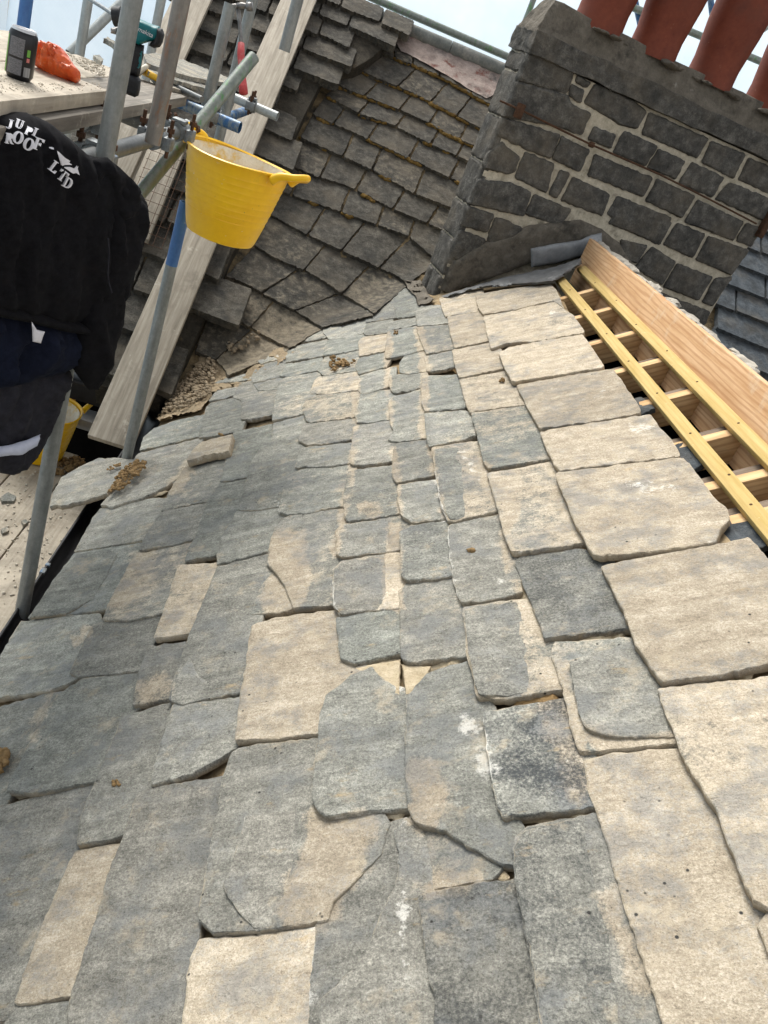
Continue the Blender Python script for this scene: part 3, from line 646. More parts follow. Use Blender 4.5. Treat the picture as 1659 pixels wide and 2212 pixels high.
('W2',.0,.1,.025,[(992,150),(1080,132),(1188,202),(1192,368),(1042,378),(1022,300)]),
('W2',.1,.05,.03,[(962,468),(982,412),(1186,388),(1186,448),(962,488)]),
('W2',.2,0,.032,[(942,698),(962,500),(1186,458),(1206,560),(1236,648),(1100,687),(962,713)]),
('W2',.25,.05,.032,[(1062,760),(1112,692),(1238,668),(1266,740),(1276,828),(1150,847),(1062,828)]),
('W2',.25,.05,.034,[(972,930),(982,862),(1062,853),(1228,843),(1246,948),(1130,987),(1010,1002)]),
('W2',.18,.05,.034,[(972,1090),(1010,1042),(1238,973),(1238,1060),(1266,1160),(1228,1220),(1266,1378),(1160,1393),(1010,1407),(962,1388),(1012,1310),(982,1240)]),
('V2',.14,.05,.034,[(887,498),(892,322),(920,283),(1080,273),(1128,320),(1148,400),(1162,488),(1000,517),(912,532)]),
('W2',.2,.05,.032,[(1192,330),(1250,283),(1396,290),(1426,438),(1210,447)]),
('W2',.35,.05,.032,[(1202,460),(1438,452),(1486,648),(1282,677),(1232,560)]),
('W2',.35,.1,.034,[(1267,700),(1478,663),(1506,788),(1380,812),(1287,823)]),
('W2',.12,.05,.034,[(1242,970),(1252,862),(1528,872),(1556,960),(1538,1147),(1272,1152),(1247,1080)]),
('W2',.28,.05,.034,[(1272,1172),(1540,1168),(1636,1202),(1655,1348),(1560,1397),(1302,1447),(1277,1300)]),
]
VW['S'] = (0, 0, 1)
area = lambda p: abs(sum(p[i-1][0]*p[i][1]-p[i][0]*p[i-1][1] for i in range(len(p))))
polys = sorted([(v, t, dk, tl, C(v, pts)) for v, t, dk, tl, pts in NEAR], key=lambda q: -area(q[4]))
for i, (v, t, dk, tl, P) in enumerate(polys):
    sc = 1.0 if area(P) > 9000 else .8
    cc = np.mean(P, 0); P = [tuple(np.array(p)+(np.array(p)-cc)/np.linalg.norm(np.array(p)-cc)*1.8) for p in P]
    if max((hit(P, 0)-P0n)@Un) < .36: P = stretch(P, S_both, -Un, .035)
    o = slab('slate', P, 'riven_slate', roof, tail=tl*sc*.78+random.uniform(-.004,.004), head=.011, side=random.uniform(.001,.009), thick=.015*sc+.003, tone=t*.82+random.uniform(-.05,.05), dark=dk)
# split layers: the upper leaf of a slate that has flaked back from its edges
LAY = [('V4',.1,.05,[(985,350),(1000,250),(1095,95),(1105,130),(1150,210),(1230,250),(1272,322),(1150,343),(1060,373)]),
 ('V5',.1,.05,[(-195,1410),(-140,1290),(-80,1100),(-70,1010),(0,1000),(250,985),(300,1100),(240,1300),(180,1480),(150,1640),(0,1660),(-80,1600),(-110,1560)]),
 ('V6',.08,.05,[(330,120),(700,4),(757,110),(845,260),(885,440),(940,560),(700,560),(540,545),(420,500),(380,400)]),
 ('V2',.0,.1,[(1148,320),(1320,300),(1360,430),(1400,560),(1450,733),(1300,775),(1250,770),(1205,690),(1175,500)]),
 ('F',.05,.15,[(1003,1316),(1060,1304),(1118,1300),(1130,1340),(1150,1420),(1165,1495),(1100,1503),(1034,1500),(1013,1420)]),
 ('V2',.05,.08,[(520,855),(560,806),(850,770),(865,850),(850,990),(720,998),(565,1020),(525,1000)]),
 ('V2',.08,.08,[(505,1095),(560,1048),(830,1008),(840,1100),(850,1250),(810,1360),(700,1370),(552,1388),(505,1340)]),
 ('V6',.05,.35,[(22,1380),(10,1190),(85,1085),(400,1030),(440,1150),(480,1400),(560,1700),(640,2000),(720,2350),(190,2350),(115,1850)]),
 ('V1',.0,.0,[(190,1410),(370,1150),(495,1000),(700,965),(760,1000),(700,1130),(600,1290),(440,1380)])]
for v, t, dk, pts in LAY:
    slab('slate_layer', C(v, pts), 'riven_slate', roof, tail=.037, head=.017, thick=.010, tone=t, dark=dk, cham=.0015, rough=.001)
for pl in ([(555,160),(690,135),(835,112),(832,330),(700,270),(630,200)], [(838,140),(1010,150),(1000,200),(905,310),(860,320)]):
    sheet_px('mortar_patch', C('V5', pl), 'sand_mortar', roof, S_both, .014, .004, 20, 5, edge_down=.01)
# mortar bed under the slates
bedpoly = [(-30,1560),(84,1325),(245,1080),(352,905),(420,800),(600,755),(700,690),(800,640),(880,600),(950,620),(1200,612),(1260,740),(1380,900),(1500,1060),(1600,1180),(1760,1320),(1760,2400),(-200,2400),(-300,2000)]
sheet_px('mortar_bed', bedpoly, 'bed_mortar', roof, S_both, -.016, .006, 12, 22, dict(tone=.5))

# battens, rafters and ridge board
def near_u(u, y, off): return P0n*np.array([1,0,1])+Un*(u)+Nn*off+np.array([0,y,0])
uof = lambda p: (hit([p], 0)[0]-P0n)@Un
ub1 = np.mean([(on_plane([p], P0n, Nn)[0]-P0n)@Un for p in ((1218,606),(1300,704),(1640,1140))])
ub2 = np.mean([(on_plane([p], P0n, Nn)[0]-P0n)@Un for p in ((1268,582),(1400,722),(1640,985))])
ytop1 = on_plane([(1212,600)], P0n, Nn)[0][1]; ytop2 = on_plane([(1262,576)], P0n, Nn)[0][1]
bats = []
for u, yt in ((ub1, ytop1), (ub2, ytop2)):
    bats.append((u, beam('batten', near_u(u, -.4, -.006), near_u(u, yt, -.006), .048, .024, Nn, 'treated_batten', roof)))
ur = ub2+.035
rt = near_u(ur, 0, -.02)
yr = on_plane([(1268,552)], P0n, Nn)[0][1]
XR = rt[0]+.012
beam('ridge_board', (XR, -.4, rt[2]+.005), (XR, yr, rt[2]+.005), .26, .034, (1,0,0), 'new_timber', roof)
ys_r = []
for i, p in enumerate(((1262,600),(1275,618),(1322,655),(1366,708),(1420,768),(1484,835),(1572,922),(1640,1010),(1700,1080),None,None,None,None,None)):
    y = on_plane([p], P0n, Nn)[0][1] if p else ys_r[-1]-.3
    ys_r.append(y)
    if i == 0: continue
    a, b = near_u(-.1, y, -.02-.05), near_u(ur-.012, y, -.02-.05)
    beam('rafter', a, b, .1, .045, (0,1,0), 'rafter_timber', roof)
    a, b = near_u(-.1, y+.052, -.03-.05), near_u(ur-.012, y+.052, -.03-.05)
    beam('old_rafter', a, b, .09, .05, (0,1,0), 'aged_timber', roof)
for y in ys_r[1:9]:
    for u, b in bats:
        MB().lathe([(.001,.0012),(.0035,.001),(.0042,0),(.004,-.002)], near_u(u+random.uniform(-.01,.01), y+random.uniform(-.012,.012), .0066), 10, 0, np.stack([Un, np.array([0,1,0]), Nn])).build('nail', 'rusty_iron', b)
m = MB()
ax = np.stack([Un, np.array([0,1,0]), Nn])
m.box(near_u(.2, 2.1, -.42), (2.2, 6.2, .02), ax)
m.build('void_shade_panel', 'shade_black', roof)  # near-black panel painting in the darkness below the open rafters
m = MB(); m.box((XR+.45, 2.7, rt[2]-.45), (.02, 5, .9)); m.build('void_shade_back', 'shade_black', roof)  # upright near-black panel, same painted darkness beyond the ridge board
# broken mortar and slates of the other slope along the ridge
m = MB()
for k in range(130):
    y = .75+k*(yr-.75)/130; m.lump((XR+.048+random.uniform(-.02,.02), y, rt[2]+.112+random.uniform(-.012,.02)), random.uniform(.012,.036), 2, 0, (1, 2.2, .5))
m.box((XR+.045, (yr+.7)/2, rt[2]+.075), (.05, yr-.7, .07)); m.build('ridge_mortar', 'ridge_rubble', roof)
m = MB(); ax2 = np.stack([np.array([math.cos(TH),0,-math.sin(TH)]), np.array([0,1,0]), np.array([math.sin(TH),0,math.cos(TH)])])
m.box(np.array([XR+.07,0,rt[2]+.10])+ax2[0]*.75+np.array([0,2.6,0]), (1.5, 5.0, .03), ax2); m.build('far_slope', 'blue_slate', roof)
# offcut slates showing in the gap under the battens
for p, sz in (((1375,880),(.11,.16)),((1492,984),(.09,.2)),((1600,1155),(.22,.2))):
    q = on_plane([p], P0n-Nn*.03, Nn)[0]
    slab('slate', [tuple(t) for t in proj([q+Un*a*sz[0]/2+np.array([0,b*sz[1]/2,0]) for a, b in ((-1,-1),(-1,1),(.7,1),(1,-.6))])], 'blue_slate', roof, S=lambda x, y: z_near(x, y)-.035, tail=.01, thick=.015, tone=0)

# ------------------------------------------------------------------ old roof behind, with the swept valley
old = empty('old_stone_roof', on_plane([(700,500)], P0f, Nf)[0], 'old dark stone slate roof with mossy courses sweeping down into the valley beside the chimney', 'roof')
TL = [  # tails of the courses, from the ridge down (picture zoom R3)
 [(690,110),(830,190),(960,250),(1090,330),(1230,400),(1400,470)],
 [(700,262),(830,310),(960,360),(1090,420),(1220,500),(1380,580)],
 [(590,345),(700,400),(870,470),(1040,555),(1180,630),(1310,695)],
 [(500,435),(570,470),(760,542),(950,622),(1090,700),(1280,785)],
 [(440,490),(620,590),(780,640),(930,720),(1080,790),(1250,860)],
 [(370,590),(480,640),(600,692),(830,800),(1000,880),(1200,975)],
 [(310,710),(490,792),(690,882),(900,1002),(1000,1040),(1160,1100)],
 [(250,850),(380,912),(560,962),(790,1082),(930,1140),(1090,1210)],
 [(195,985),(350,1040),(560,1112),(870,1222),(950,1290),(1030,1360)],
 [(150,1110),(325,1205),(485,1280),(685,1370),(825,1437),(880,1470)],
 [(70,1270),(205,1350),(385,1420),(505,1510),(645,1590),(700,1630)],
 [(-75,1430),(60,1480),(145,1540),(265,1600),(415,1690),(430,1700)],
 [(-155,1605),(-15,1655),(105,1730),(180,1770),(255,1802),(265,1806)],
 [(-235,1820),(-170,1845),(-120,1870),(-90,1900),(-70,1940),(-60,1950)],
]
FR = [[.2,.4,.62,.83],[.12,.3,.5,.72,.9],[.3,.52,.75],[.18,.42,.62,.84],[.22,.48,.7,.86],[.15,.36,.6,.85],[.24,.45,.72],[.2,.4,.62,.88],[.1,.36,.6,.8],[.3,.5,.78],[.4,.7],[.36,.7],[.5],[.5]]
def at_frac(L, t):
    L = np.array(L, float); d = np.r_[0, np.cumsum(np.linalg.norm(np.diff(L, axis=0), axis=1))]; d /= d[-1]
    return np.array([np.interp(t, d, L[:,0]), np.interp(t, d, L[:,1])])
n_old = 0
for k in range(1, len(TL)):
    hi, lo = TL[k-1], TL[k]
    cuts = [0]+[f+random.uniform(-.03,.03) for f in FR[k]]+[1]
    for a, b in zip(cuts[:-1], cuts[1:]):
        g = .006
        q = [at_frac(lo, a+g), at_frac(lo, (a+b)/2), at_frac(lo, b-g), at_frac(hi, b-g)+(0,8), at_frac(hi, (a+b)/2)+(0,8), at_frac(hi, a+g)+(0,8)]
        dusty = {13: .55, 12: .4, 11: .3, 10: .25, 9: .1}.get(k, 0)
        slab('slate', C('R3', q), 'weathered_slate', old, down=-Uf, tail=random.uniform(.028,.04), head=.004, side=random.uniform(-.008,.008), thick=.034, tone=dusty+random.uniform(-.05,.1) if random.random() < .8 else .3, rough=.007, cham=.006, rnd=2.5, jit=2.0)
bp = C('R3', TL[0])+C('R3', [t[-1] for t in TL[1:]])+C('R3', [t[0] for t in TL[::-1]])
sheet_px('mossy_bed', [(518,0),(700,20),(880,60),(1105,190),(1010,430),(950,600),(800,640),(600,745),(420,840),(340,870),(380,760),(450,600),(560,400),(640,200)], 'mossy_bed', old, S_both, .0, .008, 10, 16, dict(tone=.5))
moss = MB()
for k in range(1, 9):
    L = TL[k]
    for i in range(150):
        t = random.random()**.8; q = at_frac(L, t)
        if mnoise.noise(Vector((q[0]/120, q[1]/60, 2))) < -.05+(.12*k-.45): continue
        h_ = hit(C('R3', [(q[0]+random.uniform(-4,4), q[1]+random.uniform(2,12))]), .012)[0]; moss.lump(h_, random.uniform(.01,.022), 1, 0, (1.5,1,.7))
o = moss.build('moss', 'moss', old, True); o['kind'] = 'stuff'
# ridge tiles and the pinkish mortar below them
def fplane(p, off=0): return on_plane([p], P0f+Nf*off, Nf)[0]
ra, rb = fplane((640,-30), .03), fplane((1140,180), .03)
yR, zR = (ra[1]+rb[1])/2, (ra[2]+rb[2])/2
m = MB()
xs = np.linspace(ra[0]-1.2, rb[0]+.8, 9)
for a, b in zip(xs[:-1], xs[1:]): m.tube([(a+.003, yR, zR+.02), (b-.003, yR, zR+.02)], random.uniform(.049,.054), 20, 0, False)
m.build('ridge_tiles', 'ridge_stone', old)
sheet_px('ridge_mortar', C('R3', [(780,185),(840,150),(960,205),(1100,270),(1250,330),(1400,390),(1390,460),(1280,520),(1200,480),(1090,410),(950,330),(830,270)]), 'pink_plaster', old, lambda x, y: z_far(x, y), .035, .012, 12, 8, edge_down=.03)
S_far = lambda x, y: z_far(x, y)
# upper slope lying on top of the old courses, to the left of the step
upper = empty('raised_stone_roof', fplane((640,200), .1), 'higher layer of thick old stone slates ending in a stepped edge, crossed by wooden boards', 'roof')
RP = [(346,868),(408,765),(450,668),(504,545),(598,375),(664,236),(702,160),(768,146),(806,122),(846,86),(862,66),(700,-15),(560,-70),(300,-60),(200,100),(100,400),(40,830),(205,830)]
S_up = lambda x, y: z_far(x, y)+.13
v0 = (fplane((270,845))-P0f)@Uf
rr = random.Random(11); allq = []
v = v0
for k in range(24):
    hgt = .30-.008*k+rr.uniform(-.015,.015)
    X = -2.4+rr.uniform(0,.25)
    while X < 1.2:
        wd = rr.uniform(.2,.42)
        wob = rr.uniform(-.012,.012)
        q = [P0f*np.array([0,1,1])+np.array([x,0,0])+Uf*vv+Nf*.13/1 for x, vv in ((X+.006,v+wob),(X+wd/2,v+wob*.3),(X+wd-.006,v-wob),(X+wd-.006,v+hgt+.01),(X+.006,v+hgt+.01))]
        pq = proj(q); c = pq[:3].mean(0)
        if inside(c, RP) and -60 < c[0] < 900 and -60 < c[1] < 900: allq.append((k, [tuple(t) for t in pq]))
        X += wd
    v += hgt
allq = [q for q in allq if not (q[1][0][0] < 330 and q[1][0][1] < 120)]
for k, q in allq:
    slab('slate', q, 'weathered_slate', upper, S=S_up, down=-Uf, tail=rr.uniform(.045,.07), head=.004, side=rr.uniform(-.02,.02), thick=.06, tone=rr.uniform(-.05,.12), rough=.008, cham=.01, rnd=3, jit=1.6)
# bedding that closes the step between the two layers
ringp = outline([(346,868),(408,765),(450,668),(504,545),(598,375),(664,236),(702,160),(768,146),(806,122),(846,86),(862,66),(700,-15),(560,-70),(330,120),(205,830)], 16, 1)
vv, ff, bd = cdt(ringp, 30, 8)
T = hit(vv, np.array([0.0+.008*random.random() for _ in vv]), S_up); B = T[bd]-Nf*.2
Fc = [t[::-1] if np.cross(T[t[1]]-T[t[0]], T[t[2]]-T[t[0]])[2] < 0 else t for t in ff]+[[bd[i], bd[(i+1) % len(bd)], len(T)+(i+1) % len(bd), len(T)+i] for i in range(len(bd))]
make('mossy_bed', np.vstack([T, B]), Fc, 'dark_bed', upper, 'auto', attrs=dict(tone=-.5))
# slope seen to the right of the chimney
side = empty('blue_slate_roof', on_plane([(1620,650)], P0f, Nf)[0], 'dark bluish stone slate slope showing to the right of the chimney', 'roof')
v = (on_plane([(1560,870)], P0f, Nf)[0]-P0f)@Uf-.3
for k in range(13):
    hgt = .24; X = 2.2+rr.uniform(0,.3)
    while X < 5.2:
        wd = rr.uniform(.3,.6)
        q = [P0f*np.array([0,1,1])+np.array([x,0,0])+Uf*t for x, t in ((X+.008,v),(X+wd-.008,v+rr.uniform(-.015,.015)),(X+wd-.008,v+hgt+.01),(X+.008,v+hgt+.01))]
        pq = proj(q); c = pq.mean(0)
        if c[0] > 1490 and c[0] < 1800 and 380 < c[1] < 960 : slab('slate', [tuple(t) for t in pq], 'blue_slate', side, S=S_far, down=-Uf, tail=.045, head=.004, side=rr.uniform(-.012,.012), thick=.04, tone=rr.uniform(-.1,.1), rough=.006, cham=.008, rnd=2)
        X += wd
    v += hgt
m = MB(); q0 = P0f*np.array([0,1,1])
m.add([q0+np.array([x,0,0])+Uf*t-Nf*.03 for x, t in ((1.6,-.6),(5.5,-.6),(5.5,3.9),(1.6,3.9))], [(0,1,2,3)]); m.build('mossy_bed', 'mossy_bed', side, False, attrs=dict(tone=.2))

# ------------------------------------------------------------------ chimney
# its foot: near left corner, face turned a little away to the right
cf = hit([(942,632)], 0)[0]; CA = R(14)
ce = np.array([math.cos(CA), math.sin(CA), 0.]); cn = np.array([math.sin(CA), -math.cos(CA), 0.])   # along the face, out of the face
def cpl(P, off=0): return on_plane(P, cf+cn*off, cn)
def cuv(P, off=0):
    Q = cpl(P, off)-cf; return np.stack([Q@ce, Q[:,2]], 1)
def cxyz(u, z, off=0.): return cf+ce*u+np.array([0,0,z])+cn*off
tops = cuv(C('R4', [(370,262),(1000,530),(1640,830)])); brow = cuv(C('R4', [(470,20),(1000,215),(1659,560)]))
rgt = cuv([(1517,722),(1600,560)])
CW = float(rgt[:,0].mean()); ZT = float(tops[:,1].mean()); ZB = float(np.median(brow[:,1])); CDEP = .28
chim = empty('chimney', cxyz(CW/2, -.2, -CDEP/2), 'square dark stone chimney stack with pale pointing and orange clay pots on top', 'chimney')
m = MB()
axc = np.stack([ce, -cn, np.array([0,0,1.])])
m.box(cxyz(CW/2, (ZT-1.3)/2, -CDEP/2), (CW-.012, CDEP-.012, ZT+1.3), axc)
o = m.build('pointing', 'lime_mortar', chim, False)
def stone(mb, uv, off, side='front'):
    """one squared rubble stone standing a little proud of the pointing"""
    ring = outline([tuple(p) for p in uv], .014, .0055, .009)
    v, f, bd = cdt(ring, .028, .010); o = random.random()*50
    isb = np.zeros(len(v), bool); isb[bd] = True
    h = np.array([mnoise.fractal(Vector((p[0]*11+o, p[1]*11, o)), .9, 2., 4) for p in v])*.006+off
    h[isb] = off-.010
    def pl(u, z, hh):
        return cxyz(u, z, hh) if side == 'front' else (cf+ce*(-hh)-cn*u+np.array([0,0,z]))
    T = [pl(p[0], p[1], q) for p, q in zip(v, h)]; B = [pl(v[i][0], v[i][1], -.03) for i in bd]
    Fc = [t[:3] for t in f]+[[bd[k], len(T)+k, len(T)+(k+1) % len(bd), bd[(k+1) % len(bd)]] for k in range(len(bd))]
    mb.add(T+B, Fc)
ST = [
('R4',[(385,270),(560,295),(655,362),(618,478),(330,400)]), ('R4',[(672,392),(738,432),(718,452),(668,424)]), ('R4',[(642,444),(702,468),(688,528),(632,488)]),
('R4',[(765,442),(970,532),(1028,582),(980,662),(900,648),(712,528)]), ('R4',[(1047,588),(1348,722),(1290,816),(1012,690)]), ('R4',[(1367,737),(1538,802),(1480,922),(1322,838)]), ('R4',[(1562,822),(1700,880),(1680,1005),(1512,928)]),
('R4',[(325,415),(610,495),(640,545),(735,592),(690,696),(560,648),(285,600)]), ('R4',[(760,662),(868,704),(840,766),(732,718)]), ('R4',[(917,684),(1083,762),(1020,856),(862,788)]), ('R4',[(1097,778),(1228,838),(1178,926),(1038,868)]),
('R4',[(1267,848),(1428,922),(1368,1018),(1202,948)]), ('R4',[(1462,952),(1700,1045),(1640,1140),(1392,1030)]),
('R4',[(250,690),(290,615),(578,702),(530,816),(400,768)]), ('R4',[(592,712),(728,782),(680,886),(547,822)]), ('R4',[(765,806),(900,862),(1058,924),(1010,1016),(732,908)]), ('R4',[(1087,932),(1278,1022),(1210,1126),(1032,1038)]),
('R4',[(1297,1042),(1528,1152),(1478,1242),(1232,1148)]), ('R4',[(1547,1162),(1640,1190),(1570,1275),(1500,1246)]),
('R4',[(190,790),(280,742),(368,822),(348,880),(318,898),(170,862)]), ('R4',[(402,792),(548,852),(510,998),(352,918)]), ('R4',[(587,884),(628,902),(560,1026),(527,1002)]), ('R4',[(652,922),(838,1012),(800,1116),(592,1038)]),
('R4',[(882,1022),(1158,1132),(1100,1262),(832,1108)]), ('R4',[(150,930),(328,952),(428,1002),(390,1116),(110,1050)]), ('R4',[(452,1012),(638,1092),(580,1166),(402,1108)]),
('R4',[(100,1070),(235,1115),(200,1200),(50,1160)]), ('R4',[(250,1130),(380,1180),(370,1250),(215,1215)]),
('V8',[(870,70),(1158,118),(1098,228),(840,118)]), ('V8',[(1192,124),(1328,182),(1268,296),(1122,228)]), ('V8',[(1352,192),(1558,264),(1468,386),(1292,308)]),
('V8',[(1062,246),(1178,322),(1110,436),(972,348)]), ('V8',[(1192,334),(1368,402),(1298,516),(1122,448)]), ('V8',[(1387,412),(1468,402),(1368,546),(1322,528)]), ('V8',[(1100,484),(1358,582),(1298,716),(1130,650)]), ('V8',[(900,210),(1030,240),(980,320),(890,300)]),
('V8',[(20,230),(70,160),(190,205),(150,300),(40,310)]),('V8',[(230,140),(400,170),(360,240),(210,215)]),('V8',[(780,300),(930,360),(1090,470),(1110,640),(960,520),(820,400)]),
]
sm = MB()
for vw, pts in ST:
    q = cuv(C(vw, pts)); q += np.sign(q-q.mean(0))*.007; q[:,0] = np.clip(q[:,0], -.012, CW+.012); stone(sm, q, random.uniform(.007, .016))
rr = random.Random(3)
z = -.7
while z < ZT-.05:                                               # quoins and stones of the return faces
    hgt = rr.uniform(.12,.26); u = 0
    while u < CDEP-.05:
        wd = CDEP if rr.random() < .6 else min(rr.uniform(.15,.3), CDEP-u)
        if wd > CDEP-u: wd = CDEP-u
        stone(sm, [(u+.004,z+.004),(u+wd-.004,z+.004),(u+wd-.004,min(z+hgt,ZT)-.004),(u+.004,min(z+hgt,ZT)-.004)], rr.uniform(.004,.007), 'left'); u += wd
    z += hgt
o = sm.build('stonework', 'chimney_stone', chim, True, attrs=dict(tone=.02)); o.data.set_sharp_from_angle(angle=R(48))
# oversailing course and cement top
def rough_block(name, u0, u1, d0, d1, z0, z1, slope, mat, amp, over=0):
    bm = bmesh.new(); bmesh.ops.create_cube(bm, size=1)
    for v in bm.verts:
        t = v.co.z+.5; k = slope*t
        v.co = Vector(cxyz(u0+k+(u1-u0-2*k)*(v.co.x+.5), z0+(z1-z0)*t, -(d0+k+(d1-d0-2*k)*(v.co.y+.5))))
    bmesh.ops.subdivide_edges(bm, edges=bm.edges[:], cuts=30, use_grid_fill=True)
    for v in bm.verts:
        d = mnoise.noise_vector(v.co*6)*amp+mnoise.noise_vector(v.co*19)*amp*.5+mnoise.noise_vector(v.co*50)*amp*.25; v.co += d
    bm.verts.index_update(); V = [v.co[:] for v in bm.verts]; Fc = [[v.index for v in f.verts] for f in bm.faces]; bm.free()
    return make(name, V, Fc, mat, chim, True, attrs=dict(tone=.05))
rough_block('oversailing_course', -.012, CW+.03, -.03, CDEP+.0, ZT+.002, ZT+(ZB-ZT)*.45, .0, 'chimney_stone', .014)
rough_block('flaunching', -.01, CW+.02, -.02, CDEP, ZT+(ZB-ZT)*.42, ZB+.02, .06, 'cement', .013)
# mortar fillet along the foot
def face_patch(name, poly, mat, off, amp, parent=chim, step=10):
    ring = outline(poly, step*.7, 1.5); v, f, bd = cdt(ring, step, step*.5); P = cpl(v)
    h = np.array([mnoise.fractal(Vector((p[0]*9, p[1]*9, p[2]*9)), .9, 2., 4) for p in P])*amp+off; h[bd] = -.01
    T = P+cn*h[:,None]; return make(name, T, [t[:3] for t in f], mat, parent, True, attrs=dict(tone=.1))
face_patch('mortar_fillet', C('V8', [(-40,470),(-10,380),(30,310),(190,215),(330,180),(420,130),(690,100),(800,150),(890,220),(960,330),(900,330),(800,290),(430,330),(0,490)]), 'cement', .03, .01)
# lead soakers
lead_s = lambda x, y: S_both(x, y)
lp = C('V8', [(-40,500),(60,468),(300,398),(560,345),(690,300),(695,330),(610,388),(545,430),(400,440),(140,460),(0,503)])
sheet_px('lead_apron', lp, 'lead', chim, lead_s, .04, .007, 9, 8, edge_down=.012)
lp = C('W2', [(1085,60),(1150,75),(1230,60),(1270,120),(1300,190),(1345,225),(1300,265),(1210,285),(1185,205),(1120,140)])
sheet_px('corner_fillet', lp, 'cement', chim, lead_s, .028, .014, 12, 4, edge_down=.03)
lf = C('V8', [(430,252),(560,225),(690,207),(745,180),(798,170),(800,262),(740,268),(700,292),(560,330),(432,352)])
o, _ = inflate('lead_flashing', lf, cf+cn*.075, cn, 'pale_lead', chim, .014, .012, 12, .012, (1,.2), 30, 9, .8)
# rusty strap wire
wp = C('R4', [(270,522),(390,575),(600,680),(740,748),(1100,905),(1360,1035),(1600,1160)])
m = MB(); m.tube([cpl([p], .045+.004*math.sin(i*3))[0] for i, p in enumerate(wp)], .0055, 8, 0, False)
m.build('strap_wire', 'rusty_iron', chim)
for p, of, dm in (((372,575), .045, (.05,.02,.075)), ((745,750), .035, (.035,.02,.03)), ((1645,1165), .03, (.04,.05,.16))):
    MB().box(cpl(C('R4', [p]), of)[0], dm, axc, 0, .006).build('strap_bracket', 'rusty_iron', chim)
# clay pots
pots = [((700,40),(905,110)),((965,165),(1195,275)),((1258,315),(1490,425)),((1545,455),(1790,565))]
for a, b in pots:
    q = cuv(C('R4', [a, b]), -CDEP/2); u = q[:,0].mean(); rd = abs(q[1,0]-q[0,0])/2*1.0
    rd = .142; zb = ZB-.02
    pr = [(rd*1.02,0),(rd*.97,.06),(rd*.96,.12),(rd*1.02,.2),(rd*1.10,.3),(rd*1.14,.4),(rd*1.14,.55),(rd*1.12,.75),(rd*1.36,.78),(rd*1.36,.86),(rd*1.2,.88),(rd*1.05,.88),(rd*1.02,.6)]
    MB().lathe(pr, cxyz(u, zb, -CDEP/2), 40).build('chimney_pot', 'terracotta', chim, 'auto')
m = MB()
for k in range(90):
    a, b = pots[k % 4]; q = cuv(C('R4', [a, b]), -CDEP/2); u = q[:,0].mean(); an = random.random()*6.28
    m.lump(cxyz(u+.17*math.cos(an), ZB-.02, -CDEP/2+.17*math.sin(an)), random.uniform(.012,.034), 2, 0, (1.5,1.5,.45))
o = m.build('pot_bedding', 'cement', chim, True); o['kind'] = 'stuff'

# ------------------------------------------------------------------ scaffold
def vpole(name, p, z, top, bot, mat, label, r=.0242, group='scaffold tubes'):
    """upright tube through picture point p at depth z"""
    q = at_depth(p, z); m = MB().tube([(q[0], q[1], bot), (q[0], q[1], top)], r, 20)
    return tag(m.build(name, mat), label, 'scaffold tube', group), q
def tube2(name, a, b, mat, label, r=.0242, group='scaffold tubes'):
    m = MB().tube([a, b], r, 20); return tag(m.build(name, mat), label, 'scaffold tube', group)
def coupler(parent, c, ax, pr=.030):
    """a forged clip round a tube with its bolts"""
    ax = np.asarray(ax, float); ax /= np.linalg.norm(ax); t = np.array([0,0,1.]) if abs(ax[2]) < .9 else np.array([1.,0,0])
    s = np.cross(ax, t); s /= np.linalg.norm(s); t = np.cross(s, ax); fr = np.stack([ax, s, t])
    m = MB(); c = np.asarray(c, float)
    m.tube([c-ax*.027, c+ax*.027], pr+.002, 20, 0, False)
    m.box(c+s*(pr+.014), (.05,.03,.042), fr, 0, .006); m.box(c-s*(pr+.012), (.046,.026,.05), fr, 0, .006); m.box(c+t*(pr+.006), (.044,.05,.014), fr, 0, .004)
    o = m.build('coupler', 'coupler_steel', parent)
    for e in (1, -1):
        b = MB(); k = c+s*(pr+.016)*e
        b.tube([k-t*.045, k+t*.075], .0065, 8, 0, False); b.tube([k+t*.035, k+t*.05], .0125, 6, 0, False)
        b.build('coupler_bolt', 'rusty_iron', o)
    return o
DECK = CAMZ-2.5
pA, qA = vpole('scaffold_tube', (150,760), 2.44, CAMZ+1.6, DECK-.5, 'steel_tube', 'upright grey scaffold tube rising from the gutter behind the hanging hoodie')
pD, qD = vpole('scaffold_tube', (352,200), 2.42, CAMZ+1.6, at_depth((330,308), 2.5)[2], 'rusty_steel_tube', 'brown stained upright scaffold tube ending in a clamp just above the hoodie')
pHm, qH = vpole('scaffold_tube', (470,130), 3.4, at_depth((494,6), 3.4)[2], at_depth((440,300), 3.45)[2], 'steel_tube', 'upright scaffold tube with the claw hammer hooked over its open top')
pE, qE = vpole('scaffold_tube', (510,150), 3.75, CAMZ+1.6, at_depth((440,430), 3.75)[2], 'steel_tube', 'upright scaffold tube just behind the one that carries the hammer')
qB0 = at_depth((281,960), 3.75)
pB = tag(MB().tube([(qB0[0], qB0[1], DECK-.4), (qB0[0], qB0[1], at_depth((389,494), 3.5)[2]+.15)], .0242, 20).build('scaffold_tube', 'steel_tube'), 'upright grey scaffold tube with a blue painted top in front of the long leaning board', 'scaffold tube', 'scaffold tubes')
zt = at_depth((389,494), 3.5)[2]
MB().tube([(qB0[0], qB0[1], zt-.10), (qB0[0], qB0[1], zt+.16)], .0247, 20).build('painted_band', 'blue_paint_tube', pB)
pR, qR = vpole('scaffold_tube', (630,50), 3.4, CAMZ+1.6, at_depth((617,112), 3.4)[2], 'steel_tube', 'short open ended scaffold tube hanging down over the long board')
